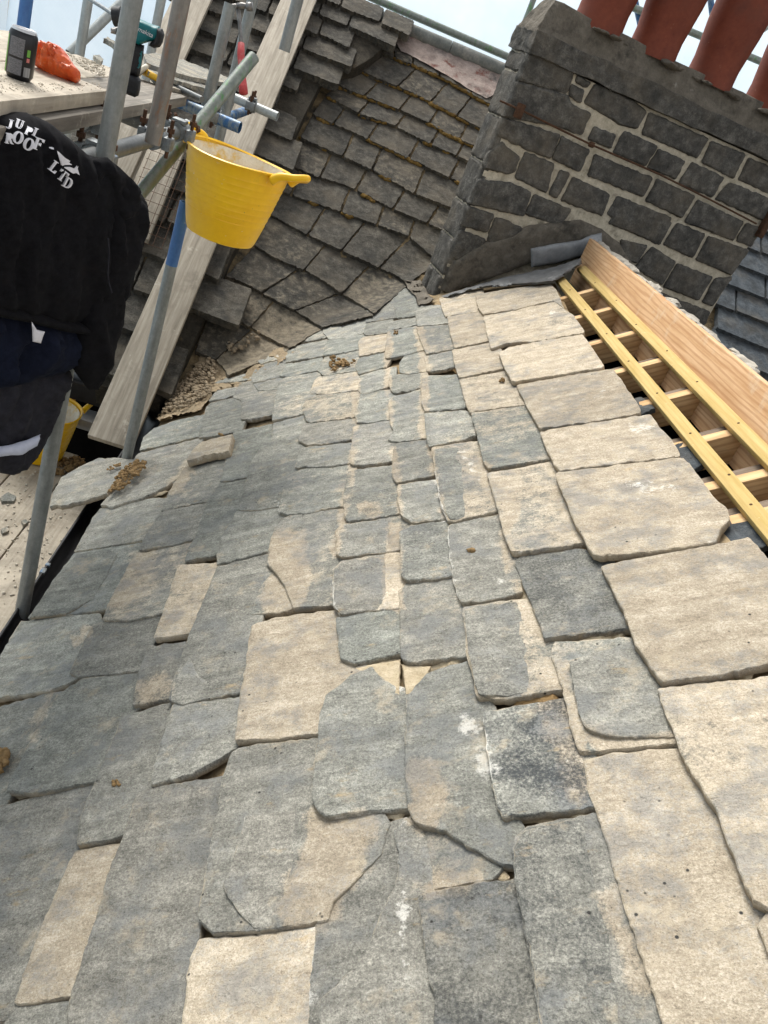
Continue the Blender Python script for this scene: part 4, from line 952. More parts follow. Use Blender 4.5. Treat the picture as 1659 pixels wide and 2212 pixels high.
# ledger along the eaves, brace, transoms
la, lb = at_depth((150,352), 2.1), at_depth((398,281), 2.98)
lb[0] = la[0]+(lb[0]-la[0])
led = tube2('scaffold_tube', la+(la-lb)*.15, lb+(lb-la)*.02, 'dark_steel_tube', 'dark level scaffold tube clamped across the two uprights above the hoodie')
coupler(led, at_depth((335,300), 2.66), lb-la); coupler(led, at_depth((205,338), 2.27), lb-la); coupler(led, at_depth((385,284), 2.9), lb-la)
ba, bb = at_depth((549,123), 3.22), at_depth((250,482), 2.98)
br = tube2('scaffold_tube', ba, bb, 'green_steel_tube', 'slanting scaffold brace with green paint flecks that the yellow tub hangs from')
coupler(br, at_depth((412,288), 3.1), bb-ba)
t1 = tube2('scaffold_tube', at_depth((360,210), 3.45), at_depth((519,276), 3.45), 'blue_steel_tube', 'blue stained stub of level tube behind the slanting brace')
coupler(t1, at_depth((462,250), 3.47), (1,.1,0))
t2 = tube2('scaffold_tube', at_depth((480,200), 4.4), at_depth((600,252), 4.4), 'pale_steel_tube', 'pale level tube end sticking out over the long board')
coupler(t2, at_depth((543,228), 4.4), (1,0,0))
t3 = tube2('scaffold_tube', at_depth((470,262), 4.2), at_depth((540,236), 4.6), 'blue_steel_tube', 'short blue grey tube end beside the clamp over the long board')
t4 = tube2('scaffold_tube', at_depth((200,222), 2.85), at_depth((330,276), 2.95), 'dark_steel_tube', 'dark level tube passing under the loaded platform boards')
t5 = tube2('scaffold_tube', at_depth((60,284), 2.0), at_depth((225,252), 2.6), 'pale_steel_tube', 'pale level tube slung right under the front platform board')
coupler(t5, at_depth((184,262), 2.42), (0,1,0), .026)
# tubes beyond the platform
vpole('scaffold_tube', (54,30), 3.2, CAMZ+1.6, CAMZ-.55, 'blue_paint_tube', 'bright blue painted upright tube behind the drink can')
vpole('scaffold_tube', (183,50), 4.1, CAMZ+1.6, CAMZ-1.5, 'pale_steel_tube', 'pale upright tube standing in front of the white sheeting beside the orange bag')
b2 = tube2('scaffold_tube', at_depth((290,-20), 4.3), at_depth((150,116), 4.2), 'pale_steel_tube', 'pale slanting brace in front of the white sheeting above the platform')
vpole('scaffold_tube', (339,50), 4.4, CAMZ+1.6, at_depth((331,118), 4.4)[2]-.4, 'pale_steel_tube', 'thin looking pale upright tube behind the cordless driver')
m = MB().tube([at_depth((188,-6), 3.6), at_depth((235,24), 3.3), at_depth((256,38), 3.25)], .008, 10, 0, False)
tag(m.build('wire_rope', 'coupler_steel'), 'twisted wire rope end running to the tube in front of the white sheeting', 'rope')
m = MB().tube([at_depth((246,36), 3.25), at_depth((264,36), 3.25)], .035, 20, 0, False); tag(m.build('rope_clamp', 'black_rubber'), 'round black clamp where the wire rope meets the upright tube', 'clamp')
# rail behind the ridge and by the chimney
yb = 7.75
def at_Y(p, y): return at_axis(p, 1, y)
tube2('scaffold_tube', at_Y((700,-50), yb), at_Y((1220,176), yb), 'green_steel_tube', 'level guard rail tube running just above the old roof ridge', .029)
tube2('scaffold_tube', at_Y((1170,-45), yb+.06), at_Y((1094,152), yb+.06), 'green_steel_tube', 'upright tube at the back between the ridge rail and the chimney', .0242)
tube2('scaffold_tube', at_Y((1330,0), 8.4), at_Y((1720,165), 8.4), 'green_steel_tube', 'level back rail tube seen between the clay pots', .03)
tube2('scaffold_tube', at_Y((1366,-30), 8.45), at_Y((1385,60), 8.45), 'blue_steel_tube', 'upright back tube between the first two clay pots', .026)
tube2('scaffold_tube', at_Y((1532,-30), 8.45), at_Y((1545,80), 8.45), 'blue_steel_tube', 'upright back tube between the second and third clay pots', .026)
tube2('scaffold_tube', at_Y((1612,90), 8.5), at_Y((1700,28), 8.5), 'pale_steel_tube', 'slanting back brace beside the last clay pot', .026)
# sheeting
def sheeting(name, p0, p1, z0, z1, label, n=48):
    p0, p1 = np.array(p0, float), np.array(p1, float); V = []; Fc = []
    d = np.array([p1[1]-p0[1], -(p1[0]-p0[0])]); d /= np.linalg.norm(d)
    for j in range(13):
        for i in range(n+1):
            t = i/n; z = z0+(z1-z0)*j/12; q = p0+(p1-p0)*t
            f = .10*mnoise.noise(Vector((t*9, z*.35, 1)))+.05*mnoise.noise(Vector((t*24+z*.8, z*.8, 5))); V.append((q[0]+d[0]*f, q[1]+d[1]*f, z))
    for j in range(12):
        for i in range(n): a = j*(n+1)+i; Fc.append((a, a+1, a+n+2, a+n+1))
    return tag(make(name, V, Fc, 'mesh_sheeting', None, True), label, 'sheeting', 'scaffold sheeting')
sheeting('debris_sheeting', (-3.4, 8.9), (6, 9.0), 1, 10.0, 'white mesh debris sheeting hung on the scaffold behind the ridge and chimney')
sheeting('debris_sheeting', (-3.4, -3), (-3.4, 8.9), 1, 10.0, 'white mesh debris sheeting hung along the left side behind the platform')

# ------------------------------------------------------------------ boards
# loaded platform at the upper left: boards run along the eaves
ZP = at_depth((40,172), 2.02)[2]
pe = at_axis((230,196), 2, ZP); XP = pe[0]
yend = at_axis((268,208), 2, ZP)[1]
lb1 = ['front platform board carrying the drink can and orange bag', 'second platform board from the front, dusty with mortar crumbs', 'third platform board from the front, nearest the white sheeting']
for i in range(3):
    x = XP-.11-.228*i
    tag(beam('scaffold_board', (x, .9, ZP-.019), (x, yend+.02*i, ZP-.019), .222, .038, (0,0,1), 'dusty_board'), lb1[i], 'board', 'platform boards')
m = MB(); m.box((XP-.005, yend-.012, ZP-.019), (.02,.045,.044), None, 0, .004); 
ye2 = at_axis((402,206), 2, ZP-.042)[1]
for i in range(3):
    x = XP-.10-.228*i
    tag(beam('scaffold_board', (x+.012, .9, ZP-.063), (x+.012, ye2-.04*i, ZP-.063), .222, .038, (0,0,1), 'dusty_board' if i else 'grey_board'), ['front board of the lower platform layer with scraped edge', 'middle board of the lower platform layer under the broken slates', 'back board of the lower platform layer'][i], 'board', 'platform boards')
# lower deck beside the gutter
xs = [-.63, -.86, -1.10, -1.34, -1.58, -1.82, -2.06, -2.30]
dl = ['deck board tucked in right below the gutter', 'deck board beside the gutter, thick with sand', 'second deck board from the gutter, sanded over', 'third deck board from the gutter under the standing tub', 'fourth deck board from the gutter', 'fifth deck board from the gutter', 'sixth deck board from the gutter', 'outermost deck board farthest from the gutter']
for x, l in zip(xs, dl):
    tag(beam('scaffold_board', (x, .5, DECK-.02+random.uniform(-.003,.003)), (x, 4.35+random.uniform(-.1,.1), DECK-.02), .232, .038, (0,0,1), 'dusty_board'), l, 'board', 'lower deck boards')
# boards lying up the old roof
def roof_board(p0, p1, wd, off, mat, label, th=.038):
    a, b = fplane(p0, off), fplane(p1, off)
    return tag(beam('scaffold_board', a, b, wd, th, Nf, mat), label, 'board', 'boards lying up the roof')
roof_board((238,958), (672,-60), .225, .225, 'weathered_board', 'longest weathered board lying up the old roof behind the yellow tub')
roof_board((190,480), (445,-60), .225, .235, 'weathered_board', 'weathered board at the upper left behind the stained upright tube')
roof_board((283,510), (375,290), .20, .22, 'weathered_board', 'short pale board under the rusty wire mesh beside the hoodie')
roof_board((225,520), (312,300), .2, .2, 'weathered_board', 'short pale board half hidden behind the hoodie shoulder')
# rusty wire mesh
m = MB(); A0, A1 = fplane((300,520), .25), fplane((392,285), .25); dx = np.array([1.,0,0])
L = A1-A0
for k in range(6): m.tube([A0+dx*(-.12+.05*k), A1+dx*(-.12+.05*k)], .0016, 6, 0, False)
for k in range(13): m.tube([A0+L*k/12-dx*.13, A0+L*k/12+dx*.14], .0016, 6, 0, False)
tag(m.build('wire_mesh', 'rusty_iron'), 'piece of rusty wire mesh lying on the short pale board', 'wire mesh')

# ------------------------------------------------------------------ eaves: gutter, fascia, wall
g0 = on_plane([(20,1400)], P0n, Nn)[0]; XG = g0[0]-.010; ZG = g0[2]-.075
gut = empty('gutter', (XG, 2.5, ZG-.06), 'black plastic gutter running along the lower edge of the relaid roof', 'gutter')
n = 14; V = []; Fc = []
for yy in (.4, 4.25):
    for rr2 in (.058, .053):
        V += [(XG-rr2*math.cos(math.pi*k/n), yy, ZG-rr2*math.sin(math.pi*k/n)) for k in range(n+1)]
k1 = n+1
for k in range(n): Fc += [(k, k+1, 2*k1+k+1, 2*k1+k), (k1+k, 3*k1+k, 3*k1+k+1, k1+k+1), (k, k1+k, k1+k+1, k+1), (2*k1+k, 2*k1+k+1, 3*k1+k+1, 3*k1+k)]
Fc += [(0, 2*k1, 3*k1, k1), (n, k1+n, 3*k1+n, 2*k1+n)]
m = MB().add(V, Fc); m.tube([(XG-.058,.4,ZG+.002),(XG-.058,4.25,ZG+.002)], .006, 10, 0, False); m.build('channel', 'black_plastic', gut)
yc = on_plane([(163,1255)], np.array([0,0,ZG]), np.array([0,0,1.]))[0][1]
for yy in (yc, yc+1.5):
    m = MB(); m.box((XG-.058, yy, ZG), (.02,.035,.02), None, 0, .004); m.box((XG-.056, yy+.045, ZG), (.018,.02,.018), None, 0, .003)
    m.build('bracket', 'coupler_steel', gut)
hw = empty('house_wall', (-.2, 3, 4), 'dark house wall under the eaves of the relaid roof', 'wall', None, 'thing')
m = MB(); m.box((XG+.16, 2.3, ZG-1.6), (.18, 4.2, 3.0)); m.build('stone_face', 'house_stone', hw, False)
m = MB(); m.box((XG+.065, 2.3, ZG-.04), (.018, 3.9, .16)); m.build('fascia', 'black_paint', hw, False)
# eaves of the old roof on the left
ew = fplane((250,850), .05)
bw = empty('old_house_wall', (-1.4, ew[1]+.2, 4), 'dark wall with a black eaves board and pale window sill below the old roof', 'wall', None, 'thing')
m = MB(); m.box((-1.75, ew[1]+.50, ew[2]-1.7), (2.3,.1,3.0)); m.build('stone_face', 'shade_black', bw, False)  # near-black face paints in the dark gap under these eaves
m = MB(); m.box((-1.75, ew[1]+.14, ew[2]-.10), (2.36,.03,.15), None, 0, .004); m.box((-1.75, ew[1]+.09, ew[2]-.03), (2.36,.10,.03), None, 0, .01); m.build('eaves_board', 'black_paint', bw)
sp = at_axis((195,905), 1, ew[1]+.36)
m = MB(); m.box((sp[0]-.7, ew[1]+.36, sp[2]), (2.0,.16,.045), None, 0, .006); m.box((sp[0]-.7, ew[1]+.40, sp[2]-.06), (2.0,.1,.04), None, 0, .004); m.build('sill', 'white_upvc', bw)

# ------------------------------------------------------------------ tubs
def tub(loc, rt, rb, ht, label, hang, mat='yellow_plastic', rot=0., smear=True):
    """flexible two-handled tub; hang = world vector from the rim to what its handle is hooked on, or None"""
    loc = np.asarray(loc, float); t = empty('tub', loc, label, 'tub', 'yellow rubble tubs')
    pr = [(.001,.004),(rb*.82,.0),(rb*.95,.006),(rb,.02)]
    for k in range(1, 13):
        f = k/12; r = rb+(rt-rb)*f**.92; pr.append((r, .02+(ht-.02)*f))
        if 2 < k < 11: pr.append((r+.0012, .02+(ht-.02)*f+.004)); pr.append((r+.0002, .02+(ht-.02)*f+.007))
    pr += [(rt+.006, ht-.004), (rt+.008, ht+.003), (rt+.002, ht+.006), (rt-.005, ht)]
    m = MB().lathe(pr, loc, 56); V = np.array(m.V)
    for i, v in enumerate(V):                                     # soft plastic: pulled a little out of round
        d = v-loc; k = d[2]/ht; an = math.atan2(d[1], d[0])
        s = 1+.025*k*math.cos(2*(an-rot))+.006*mnoise.noise(Vector(v*9)); V[i] = (loc[0]+d[0]*s, loc[1]+d[1]*s, v[2]+.006*k*math.cos(2*(an-rot)))
    m.V = [tuple(v) for v in V]; body = m.build('body', mat, t, 'auto')
    body.data.update()
    inn = MB().lathe([(rt-.008, ht-.004)]+[(rb+(rt-rb)*f-.007, .02+(ht-.02)*f) for f in (.85,.6,.35,.1)]+[(rb*.5,.018),(.001,.018)], loc, 48); inn.build('inside', 'mortar_smear' if smear else mat, t, 'auto')
    for sg in (1, -1):
        d = np.array([math.cos(rot), math.sin(rot), 0])*sg; s = np.array([-d[1], d[0], 0]); r0 = loc+d*(rt+.004)+np.array([0,0,ht])
        if hang is not None and sg < 0:
            h = loc+np.asarray(hang, float)
            pts = [r0+s*.055-np.array([0,0,.02]), r0+s*.05+(h-r0)*.3, r0+s*.032+(h-r0)*.7, h+s*.012, h-s*.012, r0-s*.032+(h-r0)*.7, r0-s*.05+(h-r0)*.3, r0-s*.055-np.array([0,0,.02])]
        else:
            pts = [r0+s*.062-np.array([0,0,.012]), r0+s*.058+d*.03+np.array([0,0,.012]), r0+s*.04+d*.07+np.array([0,0,.024]), r0+s*.014+d*.092+np.array([0,0,.034]), r0-s*.014+d*.092+np.array([0,0,.034]), r0-s*.04+d*.07+np.array([0,0,.024]), r0-s*.058+d*.03+np.array([0,0,.012]), r0-s*.062-np.array([0,0,.012])]
        P = []                                                    # smooth the loop
        for i in range(len(pts)-1):
            p0, p1, p2, p3 = pts[max(i-1,0)], pts[i], pts[i+1], pts[min(i+2,len(pts)-1)]
            for u in np.linspace(0, 1, 5)[:-1]: P.append(.5*((2*p1)+(-p0+p2)*u+(2*p0-5*p1+4*p2-p3)*u*u+(-p0+3*p1-3*p2+p3)*u**3))
        P.append(pts[-1]); MB().tube(P, [(.0125)+.006*(abs(2*i/(len(P)-1)-1))**3 for i in range(len(P))], 12, 0, False).build('handle', mat, t, True)
    return t
tc, bc = at_depth((521,342), 3.0), at_depth((474,503), 3.0)
hook = at_depth((408,272), 3.02)
ht = tc[2]-bc[2]
xdir = np.array([tc[0], tc[1], bc[2]])
tub((tc[0]-.005, tc[1], tc[2]-.30), .195, .135, .30, 'yellow rubble tub hanging by one handle from the scaffold brace', hook-np.array([tc[0], tc[1], tc[2]-.30]), 'yellow_plastic', -.5)
b2p = on_plane([(84,984)], np.array([0,0,DECK]), np.array([0,0,1.]))[0]
tub(b2p, .18, .125, .31, 'yellow tub with a mortar smeared inside standing on the deck beside the garments', None, 'yellow_plastic', .9)

# ------------------------------------------------------------------ clothes hung on the scaffold
hn = np.array([.92,-.39,0]); hn /= np.linalg.norm(hn); hp = at_depth((205,360), 2.02)-hn*.035
coat = empty('hoodie', hp, 'black hooded top with white lettering and emblem hung over the scaffold tube', 'hoodie')
body_poly = [(-60,252),(20,248),(58,243),(102,262),(140,290),(188,333),(225,345),(262,366),(288,398),(308,428),(316,480),(306,530),(283,590),(262,640),(200,720),(140,712),(60,690),(-60,664)]
o, hs_ = inflate('body', body_poly, hp, hn, 'black_fleece', coat, .055, .05, 50, .032, (1,.0), 46, 10, 1.5, .008)
sl_poly = [(228,430),(272,408),(306,432),(317,482),(306,530),(288,580),(270,620),(262,692),(242,770),(226,800),(208,842),(192,843),(165,806),(156,786),(172,700),(196,610),(212,510)]
inflate('sleeve', sl_poly, hp+hn*.025, hn, 'black_fleece', coat, .04, .04, 36, .028, (1,-.12), 34, 9, 1.2, .008)
hd_poly = [(188,372),(205,345),(232,340),(264,366),(292,398),(290,470),(240,478),(226,520),(205,520),(196,470),(180,430)]
inflate('hood', hd_poly, hp+hn*.03, hn, 'black_fleece', coat, .035, .03, 24, .03, (1,-.3), 30, 8, 1.2, .006)
inflate('hem', [(-60,645),(60,668),(140,690),(205,704),(200,724),(140,716),(60,696),(-60,672)], hp+hn*.03, hn, 'black_fleece', coat, .03, .03, 14, .008, (1,0), 20, 7, 1)
# zip line
m = MB(); m.tube([on_plane([p], hp+hn*.088, hn)[0] for p in ((234,515),(236,540),(235,565),(233,590),(236,612),(242,632))], .0022, 6, 0, False); m.build('zip', 'charcoal_cloth', coat)
tv, tf = hs_; tv = proj(tf)
def fleece_at(P):
    """points on the front of the hoodie under picture points"""
    P = np.asarray(P, float); out = []
    pl = on_plane(P, hp+hn*.078, hn)
    for p, q in zip(P, pl):
        d = np.linalg.norm(tv-p, axis=1); k = np.argsort(d)[:14]; wgt = 1/(d[k]+6)**2; pt = (tf[k]*wgt[:,None]).sum(0)/wgt.sum()
        h = (pt-hp)@hn; dd = q-CAM; t = ((hp+hn*(h+.012)-CAM)@hn)/(dd@hn); out.append(CAM+dd*t)
    return np.array(out)
def letter(ch, pos, ang, size, name='lettering', wid=1.):
    cu = bpy.data.curves.new('txt', 'FONT'); cu.body = ch; cu.size = 1; cu.resolution_u = 3
    ob = bpy.data.objects.new('txt', cu); COL.objects.link(ob); dg = bpy.context.evaluated_depsgraph_get(); me = bpy.data.meshes.new_from_object(ob.evaluated_get(dg))
    bm = bmesh.new(); bm.from_mesh(me); bmesh.ops.subdivide_edges(bm, edges=bm.edges[:], cuts=1); bm.verts.index_update()
    V = np.array([v.co[:2] for v in bm.verts]); Fc = [[v.index for v in f.verts] for f in bm.faces]; bm.free()
    bpy.data.objects.remove(ob); bpy.data.curves.remove(cu); bpy.data.meshes.remove(me)
    c = (V.min(0)+V.max(0))/2; V = (V-c)*size*1.35; V[:,0] *= wid; ca, sa = math.cos(R(ang)), math.sin(R(ang))
    return np.stack([pos[0]+V[:,0]*ca+V[:,1]*sa, pos[1]+V[:,0]*sa-V[:,1]*ca], 1), Fc
def serif(ch, pos, ang, size):
    """a letter with small serifs, as outlines in picture units"""
    U = {'J': [[(.34,1),(.74,1),(.74,.94),(.64,.92),(.64,.2),(.5,.0),(.28,-.02),(.16,.1),(.26,.16),(.36,.08),(.46,.14),(.48,.3),(.48,.92),(.34,.94)]],
         'U': [[(0,1),(.34,1),(.34,.94),(.26,.92),(.26,.3),(.34,.12),(.5,.08),(.64,.18),(.68,.36),(.68,.92),(.6,.94),(.6,1),(.86,1),(.86,.94),(.78,.92),(.78,.3),(.66,.06),(.44,-.02),(.2,.06),(.1,.3),(.1,.92),(0,.94)]],
         'P': [[(.0,1),(.5,1),(.7,.9),(.74,.72),(.66,.54),(.46,.46),(.26,.46),(.26,.08),(.36,.06),(.36,0),(0,0),(0,.06),(.1,.08),(.1,.92),(0,.94)]],
         'I': [[(0,1),(.36,1),(.36,.94),(.26,.92),(.26,.08),(.36,.06),(.36,0),(0,0),(0,.06),(.1,.08),(.1,.92),(0,.94)]],
         'R': [[(.0,1),(.5,1),(.68,.9),(.7,.72),(.62,.56),(.48,.5),(.7,.08),(.82,.06),(.82,0),(.58,0),(.32,.46),(.26,.46),(.26,.08),(.36,.06),(.36,0),(0,0),(0,.06),(.1,.08),(.1,.92),(0,.94)]],
         'F': [[(0,1),(.74,1),(.74,.74),(.68,.74),(.6,.9),(.28,.92),(.28,.56),(.46,.54),(.5,.64),(.56,.64),(.56,.38),(.5,.38),(.46,.48),(.28,.48),(.28,.08),(.4,.06),(.4,0),(0,0),(0,.06),(.12,.08),(.12,.92),(0,.94)]],
         'L': [[(0,1),(.4,1),(.4,.94),(.28,.92),(.28,.08),(.56,.1),(.66,.3),(.72,.3),(.72,0),(0,0),(0,.06),(.12,.08),(.12,.92),(0,.94)]],
         'T': [[(0,1),(.84,1),(.84,.72),(.78,.72),(.7,.9),(.5,.92),(.5,.08),(.62,.06),(.62,0),(.22,0),(.22,.06),(.34,.08),(.34,.92),(.14,.9),(.06,.72),(0,.72)]]}
    def ell(rx, ry, n=22): return [(.42+rx*math.cos(2*math.pi*k/n), .5+ry*math.sin(2*math.pi*k/n)) for k in range(n)]
    V = []; Fc = []
    if ch in 'OD':
        n = 22; a = ell(.42,.52); b = ell(.24,.44)
        if ch == 'D':
            a = [(.0+.0,1),(.42,1),(.64,.92),(.78,.7),(.8,.5),(.78,.3),(.64,.08),(.42,0),(0,0),(0,.06),(.1,.08),(.1,.92),(0,.94)]; b = [(.26,.92),(.4,.92),(.52,.86),(.6,.68),(.62,.5),(.6,.32),(.52,.14),(.4,.08),(.26,.08),(.26,.3),(.26,.5),(.26,.7),(.26,.9)]
            n = 13
        pts = a+b; e = [(i, (i+1) % n) for i in range(n)]+[(n+i, n+(i+1) % n) for i in range(n)]
        v, _, f, _, _, _ = delaunay_2d_cdt([Vector(p) for p in pts], e, [], 0, 1e-5)
        v = [tuple(q) for q in v]
        for t in f:
            c = np.mean([v[i] for i in t], 0)
            if inside(c, a) and not inside(c, b): Fc.append(list(t))
        V = np.array(v)
    else:
        pts = U[ch][0]; n = len(pts); v, _, f, _, _, _ = delaunay_2d_cdt([Vector(p) for p in pts], [(i, (i+1) % n) for i in range(n)], [], 1, 1e-5); V = np.array([tuple(q) for q in v]); Fc = [list(t) for t in f]
    V = (V-(.4,.5))*size; ca, sa = math.cos(R(ang)), math.sin(R(ang))
    return np.stack([pos[0]+V[:,0]*ca+V[:,1]*sa, pos[1]+V[:,0]*sa-V[:,1]*ca], 1), Fc
def z6(x, y): return C('Z6', [(x, y)])[0]
LET = [('J',(95,118),14,20),('U',(192,118),20,19),('P',(290,190),24,18),('I',(366,205),24,18),
       ('R',(98,262),8,22),('O',(180,252),14,26),('O',(285,318),20,26),('F',(385,318),20,26),
       ('L',(545,545),38,24),('T',(618,628),36,23),('D',(672,700),28,23)]
for ch, p, a, sz in LET:
    P, Fc = serif(ch, z6(*p), a, sz); q = fleece_at(P); k = len(q)
    make('lettering', np.vstack([q+hn*.0015, q-hn*.002]), Fc+[[k+i for i in f[::-1]] for f in Fc], 'white_print', coat, False)
for poly in ([(572,385),(640,450),(690,480),(682,500),(712,520),(640,520),(612,530)], [(632,545),(700,545),(740,560),(770,530),(765,560),(785,622),(752,600),(720,606)], [(492,350),(525,348),(530,368),(500,362)]):
    P = np.array([z6(*p) for p in poly]); n_ = len(P); v, _, f, _, _, _ = delaunay_2d_cdt([Vector(p) for p in P], [(i, (i+1) % n_) for i in range(n_)], [], 1, 1e-4)
    q = fleece_at([tuple(t) for t in v]); k = len(q); make('emblem', np.vstack([q+hn*.0015, q-hn*.002]), [list(t) for t in f]+[[k+i for i in t[::-1]] for t in f], 'white_print', coat, False)
navy = empty('jacket', at_depth((60,760), 2.2), 'navy blue garment with a white paper label hanging below the black hoodie', 'jacket')
inflate('body', [(-60,650),(60,672),(140,690),(176,712),(166,770),(130,800),(60,822),(0,832),(-60,838)], hp-hn*.02, hn, 'navy_cloth', navy, .055, .05, 45, .04, (1,.3), 34, 9, 1.2, .008)
o, _ = inflate('label_tag', [(69,695),(80,712),(97,716),(88,742),(71,738)], hp+hn*.062, hn, 'white_print', navy, .006, .002, 8, 0, (1,0), 30, 5, .3)
char = empty('trousers', at_depth((60,920), 2.25), 'charcoal grey garment with a pale blue lining hanging lowest beside the standing tub', 'trousers')
inflate('body', [(-60,800),(40,800),(100,780),(140,790),(145,806),(132,850),(102,930),(76,985),(52,1014),(20,1024),(-60,1012)], hp-hn*.05, hn, 'charcoal_cloth', char, .045, .05, 36, .035, (1,.5), 36, 9, 1.2, .008)
inflate('lining', [(-40,968),(20,962),(60,950),(88,938),(78,962),(44,982),(-40,988)], hp+hn*.012, hn, 'pale_lining', char, .014, .01, 10, .004, (1,.2), 20, 6, .6)

# ------------------------------------------------------------------ things on the platform
cp = on_plane([(40,170)], np.array([0,0,ZP]), np.array([0,0,1.]))[0]
can = empty('drink_can', cp, 'black drink can with grey small print standing on the front platform board', 'can')
MB().lathe([(.001,.004),(.024,.002),(.0265,.0),(.029,.006),(.033,.012),(.033,.1),(.0315,.105),(.027,.112)], cp, 40).build('body', 'can_black', can)
MB().lathe([(.0302,.1085),(.0285,.1140),(.0275,.1150),(.0262,.1140),(.0255,.1115),(.001,.111)], cp, 40).build('lid', 'can_metal', can)
m = MB(); m.box(cp+np.array([.004,-.004,.1125]), (.022,.012,.0012), None, 0, .0004); m.build('ring_pull', 'can_metal', can)
def can_patch(name, a0, a1, z0, z1, mat, r=.0334):
    n = 10; V = [cp+np.array([r*math.cos(a0+(a1-a0)*i/n), r*math.sin(a0+(a1-a0)*i/n), z]) for z in (z0, z1) for i in range(n+1)]
    make(name, V, [(i, i+1, n+2+i, n+1+i) for i in range(n)], mat, can, True)
fa = math.atan2(CAM[1]-cp[1], CAM[0]-cp[0])                        # side towards the sheeting-free gap where the print shows
can_patch('print_panel', fa-.95, fa+.15, .052, .094, 'can_print'); can_patch('print_panel', fa-.95, fa+.12, .012, .047, 'can_print')
can_patch('barcode', fa+.28, fa+.78, .012, .034, 'barcode_print'); can_patch('green_mark', fa+.38, fa+.62, .058, .074, 'green_print', .0335); can_patch('pink_mark', fa+.40, fa+.62, .046, .055, 'pink_print', .0335)
can_patch('green_side', fa-1.35, fa-1.15, .01, .095, 'green_print', .0333)
bagp = on_plane([(130,168)], np.array([0,0,ZP]), np.array([0,0,1.]))[0]
bag_poly = C('Z5', [(355,670),(365,510),(480,470),(560,465),(660,510),(700,560),(760,660),(830,740),(830,810),(770,845),(640,800),(480,740)])
o, _ = inflate('orange_bag', bag_poly, bagp, np.array([-.1,-.9,.42]), 'orange_film', None, .05, .05, 26, .035, (1,.6), 14, 4.5, 1.2, .022)
tag(o, 'crumpled orange plastic bag lying on the platform beside the drink can', 'bag')
# cordless driver
dp = at_depth((292,206), 2.5); dn = np.array([.22,-.975,0]); dn /= np.linalg.norm(dn)
drv = empty('cordless_driver', on_plane([(290,208)], np.array([0,0,ZP]), np.array([0,0,1.]))[0], 'teal and black cordless driver standing on its battery on the platform', 'cordless driver')
dp = on_plane([(290,206)], np.array([0,0,ZP]), np.array([0,0,1.]))[0]
Zc = lambda pts: C('Z5', pts)
inflate('housing', Zc([(1230,250),(1330,190),(1430,180),(1470,200),(1590,255),(1659,275),(1680,340),(1640,430),(1560,430),(1440,470),(1380,440),(1290,400),(1220,370)]), dp, dn, 'teal_plastic', drv, .034, .034, 9, 0, (1,0), 30, 5, .3, 0, .6)
inflate('motor_end', Zc([(1610,265),(1690,300),(1710,360),(1690,440),(1660,490),(1600,500),(1540,470),(1580,420),(1600,340)]), dp+dn*.003, dn, 'black_rubber', drv, .036, .036, 9, .002, (1,0), 30, 5, .3, 0, .6)
inflate('grip', Zc([(1370,430),(1500,470),(1490,560),(1470,680),(1455,760),(1440,800),(1320,760),(1330,640),(1345,560)]), dp, dn, 'black_rubber', drv, .021, .021, 8, .002, (1,0), 12, 5, .3, .001, .6)
inflate('grip_inlay', Zc([(1440,500),(1480,530),(1465,680),(1430,740),(1395,730),(1425,640),(1440,580)]), dp+dn*.013, dn, 'teal_plastic', drv, .010, .008, 6, 0, (1,0), 12, 4, .2, 0, .6)
inflate('battery', Zc([(1290,745),(1440,790),(1465,830),(1455,930),(1440,990),(1400,1010),(1270,960),(1240,850)]), dp, dn, 'black_rubber', drv, .036, .036, 7, .001, (1,0), 12, 5, .3, 0, .5)
inflate('battery_trim', Zc([(1300,770),(1345,790),(1340,820),(1298,805)]), dp+dn*.032, dn, 'teal_plastic', drv, .006, .004, 4, 0, (1,0), 12, 3, .2, 0, .5)
inflate('chuck', Zc([(1150,290),(1230,275),(1225,365),(1150,345)]), dp, dn, 'hammer_steel', drv, .016, .016, 7, 0, (1,0), 12, 5, .2, 0, .6)
x0, y0 = Zc([(1515,335)])[0]
P, Fc = letter('makita', (x0, y0), 26, 10)
q = on_plane(P, dp+dn*.0365, dn); k = len(q)
make('lettering', np.vstack([q, q-dn*.003]), Fc+[[k+i for i in f[::-1]] for f in Fc], 'white_print', drv, False)
# claw hammer hooked over the open tube
hb = at_depth((520,150), 3.36)
hz = lambda x, y, z=3.36: at_depth((172.8+x/3.425, y/3.425), z)
ham = empty('claw_hammer', hz(1200,500), 'claw hammer with a red rubber grip hooked over the top of an open scaffold tube', 'hammer')
m = MB().tube([hz(1172,70), hz(1182,160), hz(1190,250), hz(1196,335)], [.0085,.0075,.0075,.009], 12, 0, False); m.build('shaft', 'hammer_steel', ham, True)
m = MB().tube([hz(1194,322), hz(1192,400), hz(1196,470), hz(1202,560), hz(1208,640), hz(1212,690)], [.0135,.0155,.0135,.0145,.018,.0185], 14, 0, False); m.build('grip', 'red_grip', ham, True)
m = MB().tube([hz(1165,52), hz(1200,42), hz(1222,44), hz(1232,46), hz(1236,48), hz(1278,50)], [.014,.012,.0105,.0105,.0165,.0165], 16, 0, False)
for sg in (.008, -.008):
    o_ = np.array([0,sg,0]); m.tube([hz(1170,52)+o_, hz(1150,44)+o_, hz(1132,44)+o_*1.3, hz(1115,52)+o_*1.5, hz(1102,66)+o_*1.6], [.0095,.0085,.007,.005,.0025], 10, 0, False)
m.build('head', 'hammer_steel', ham, True)
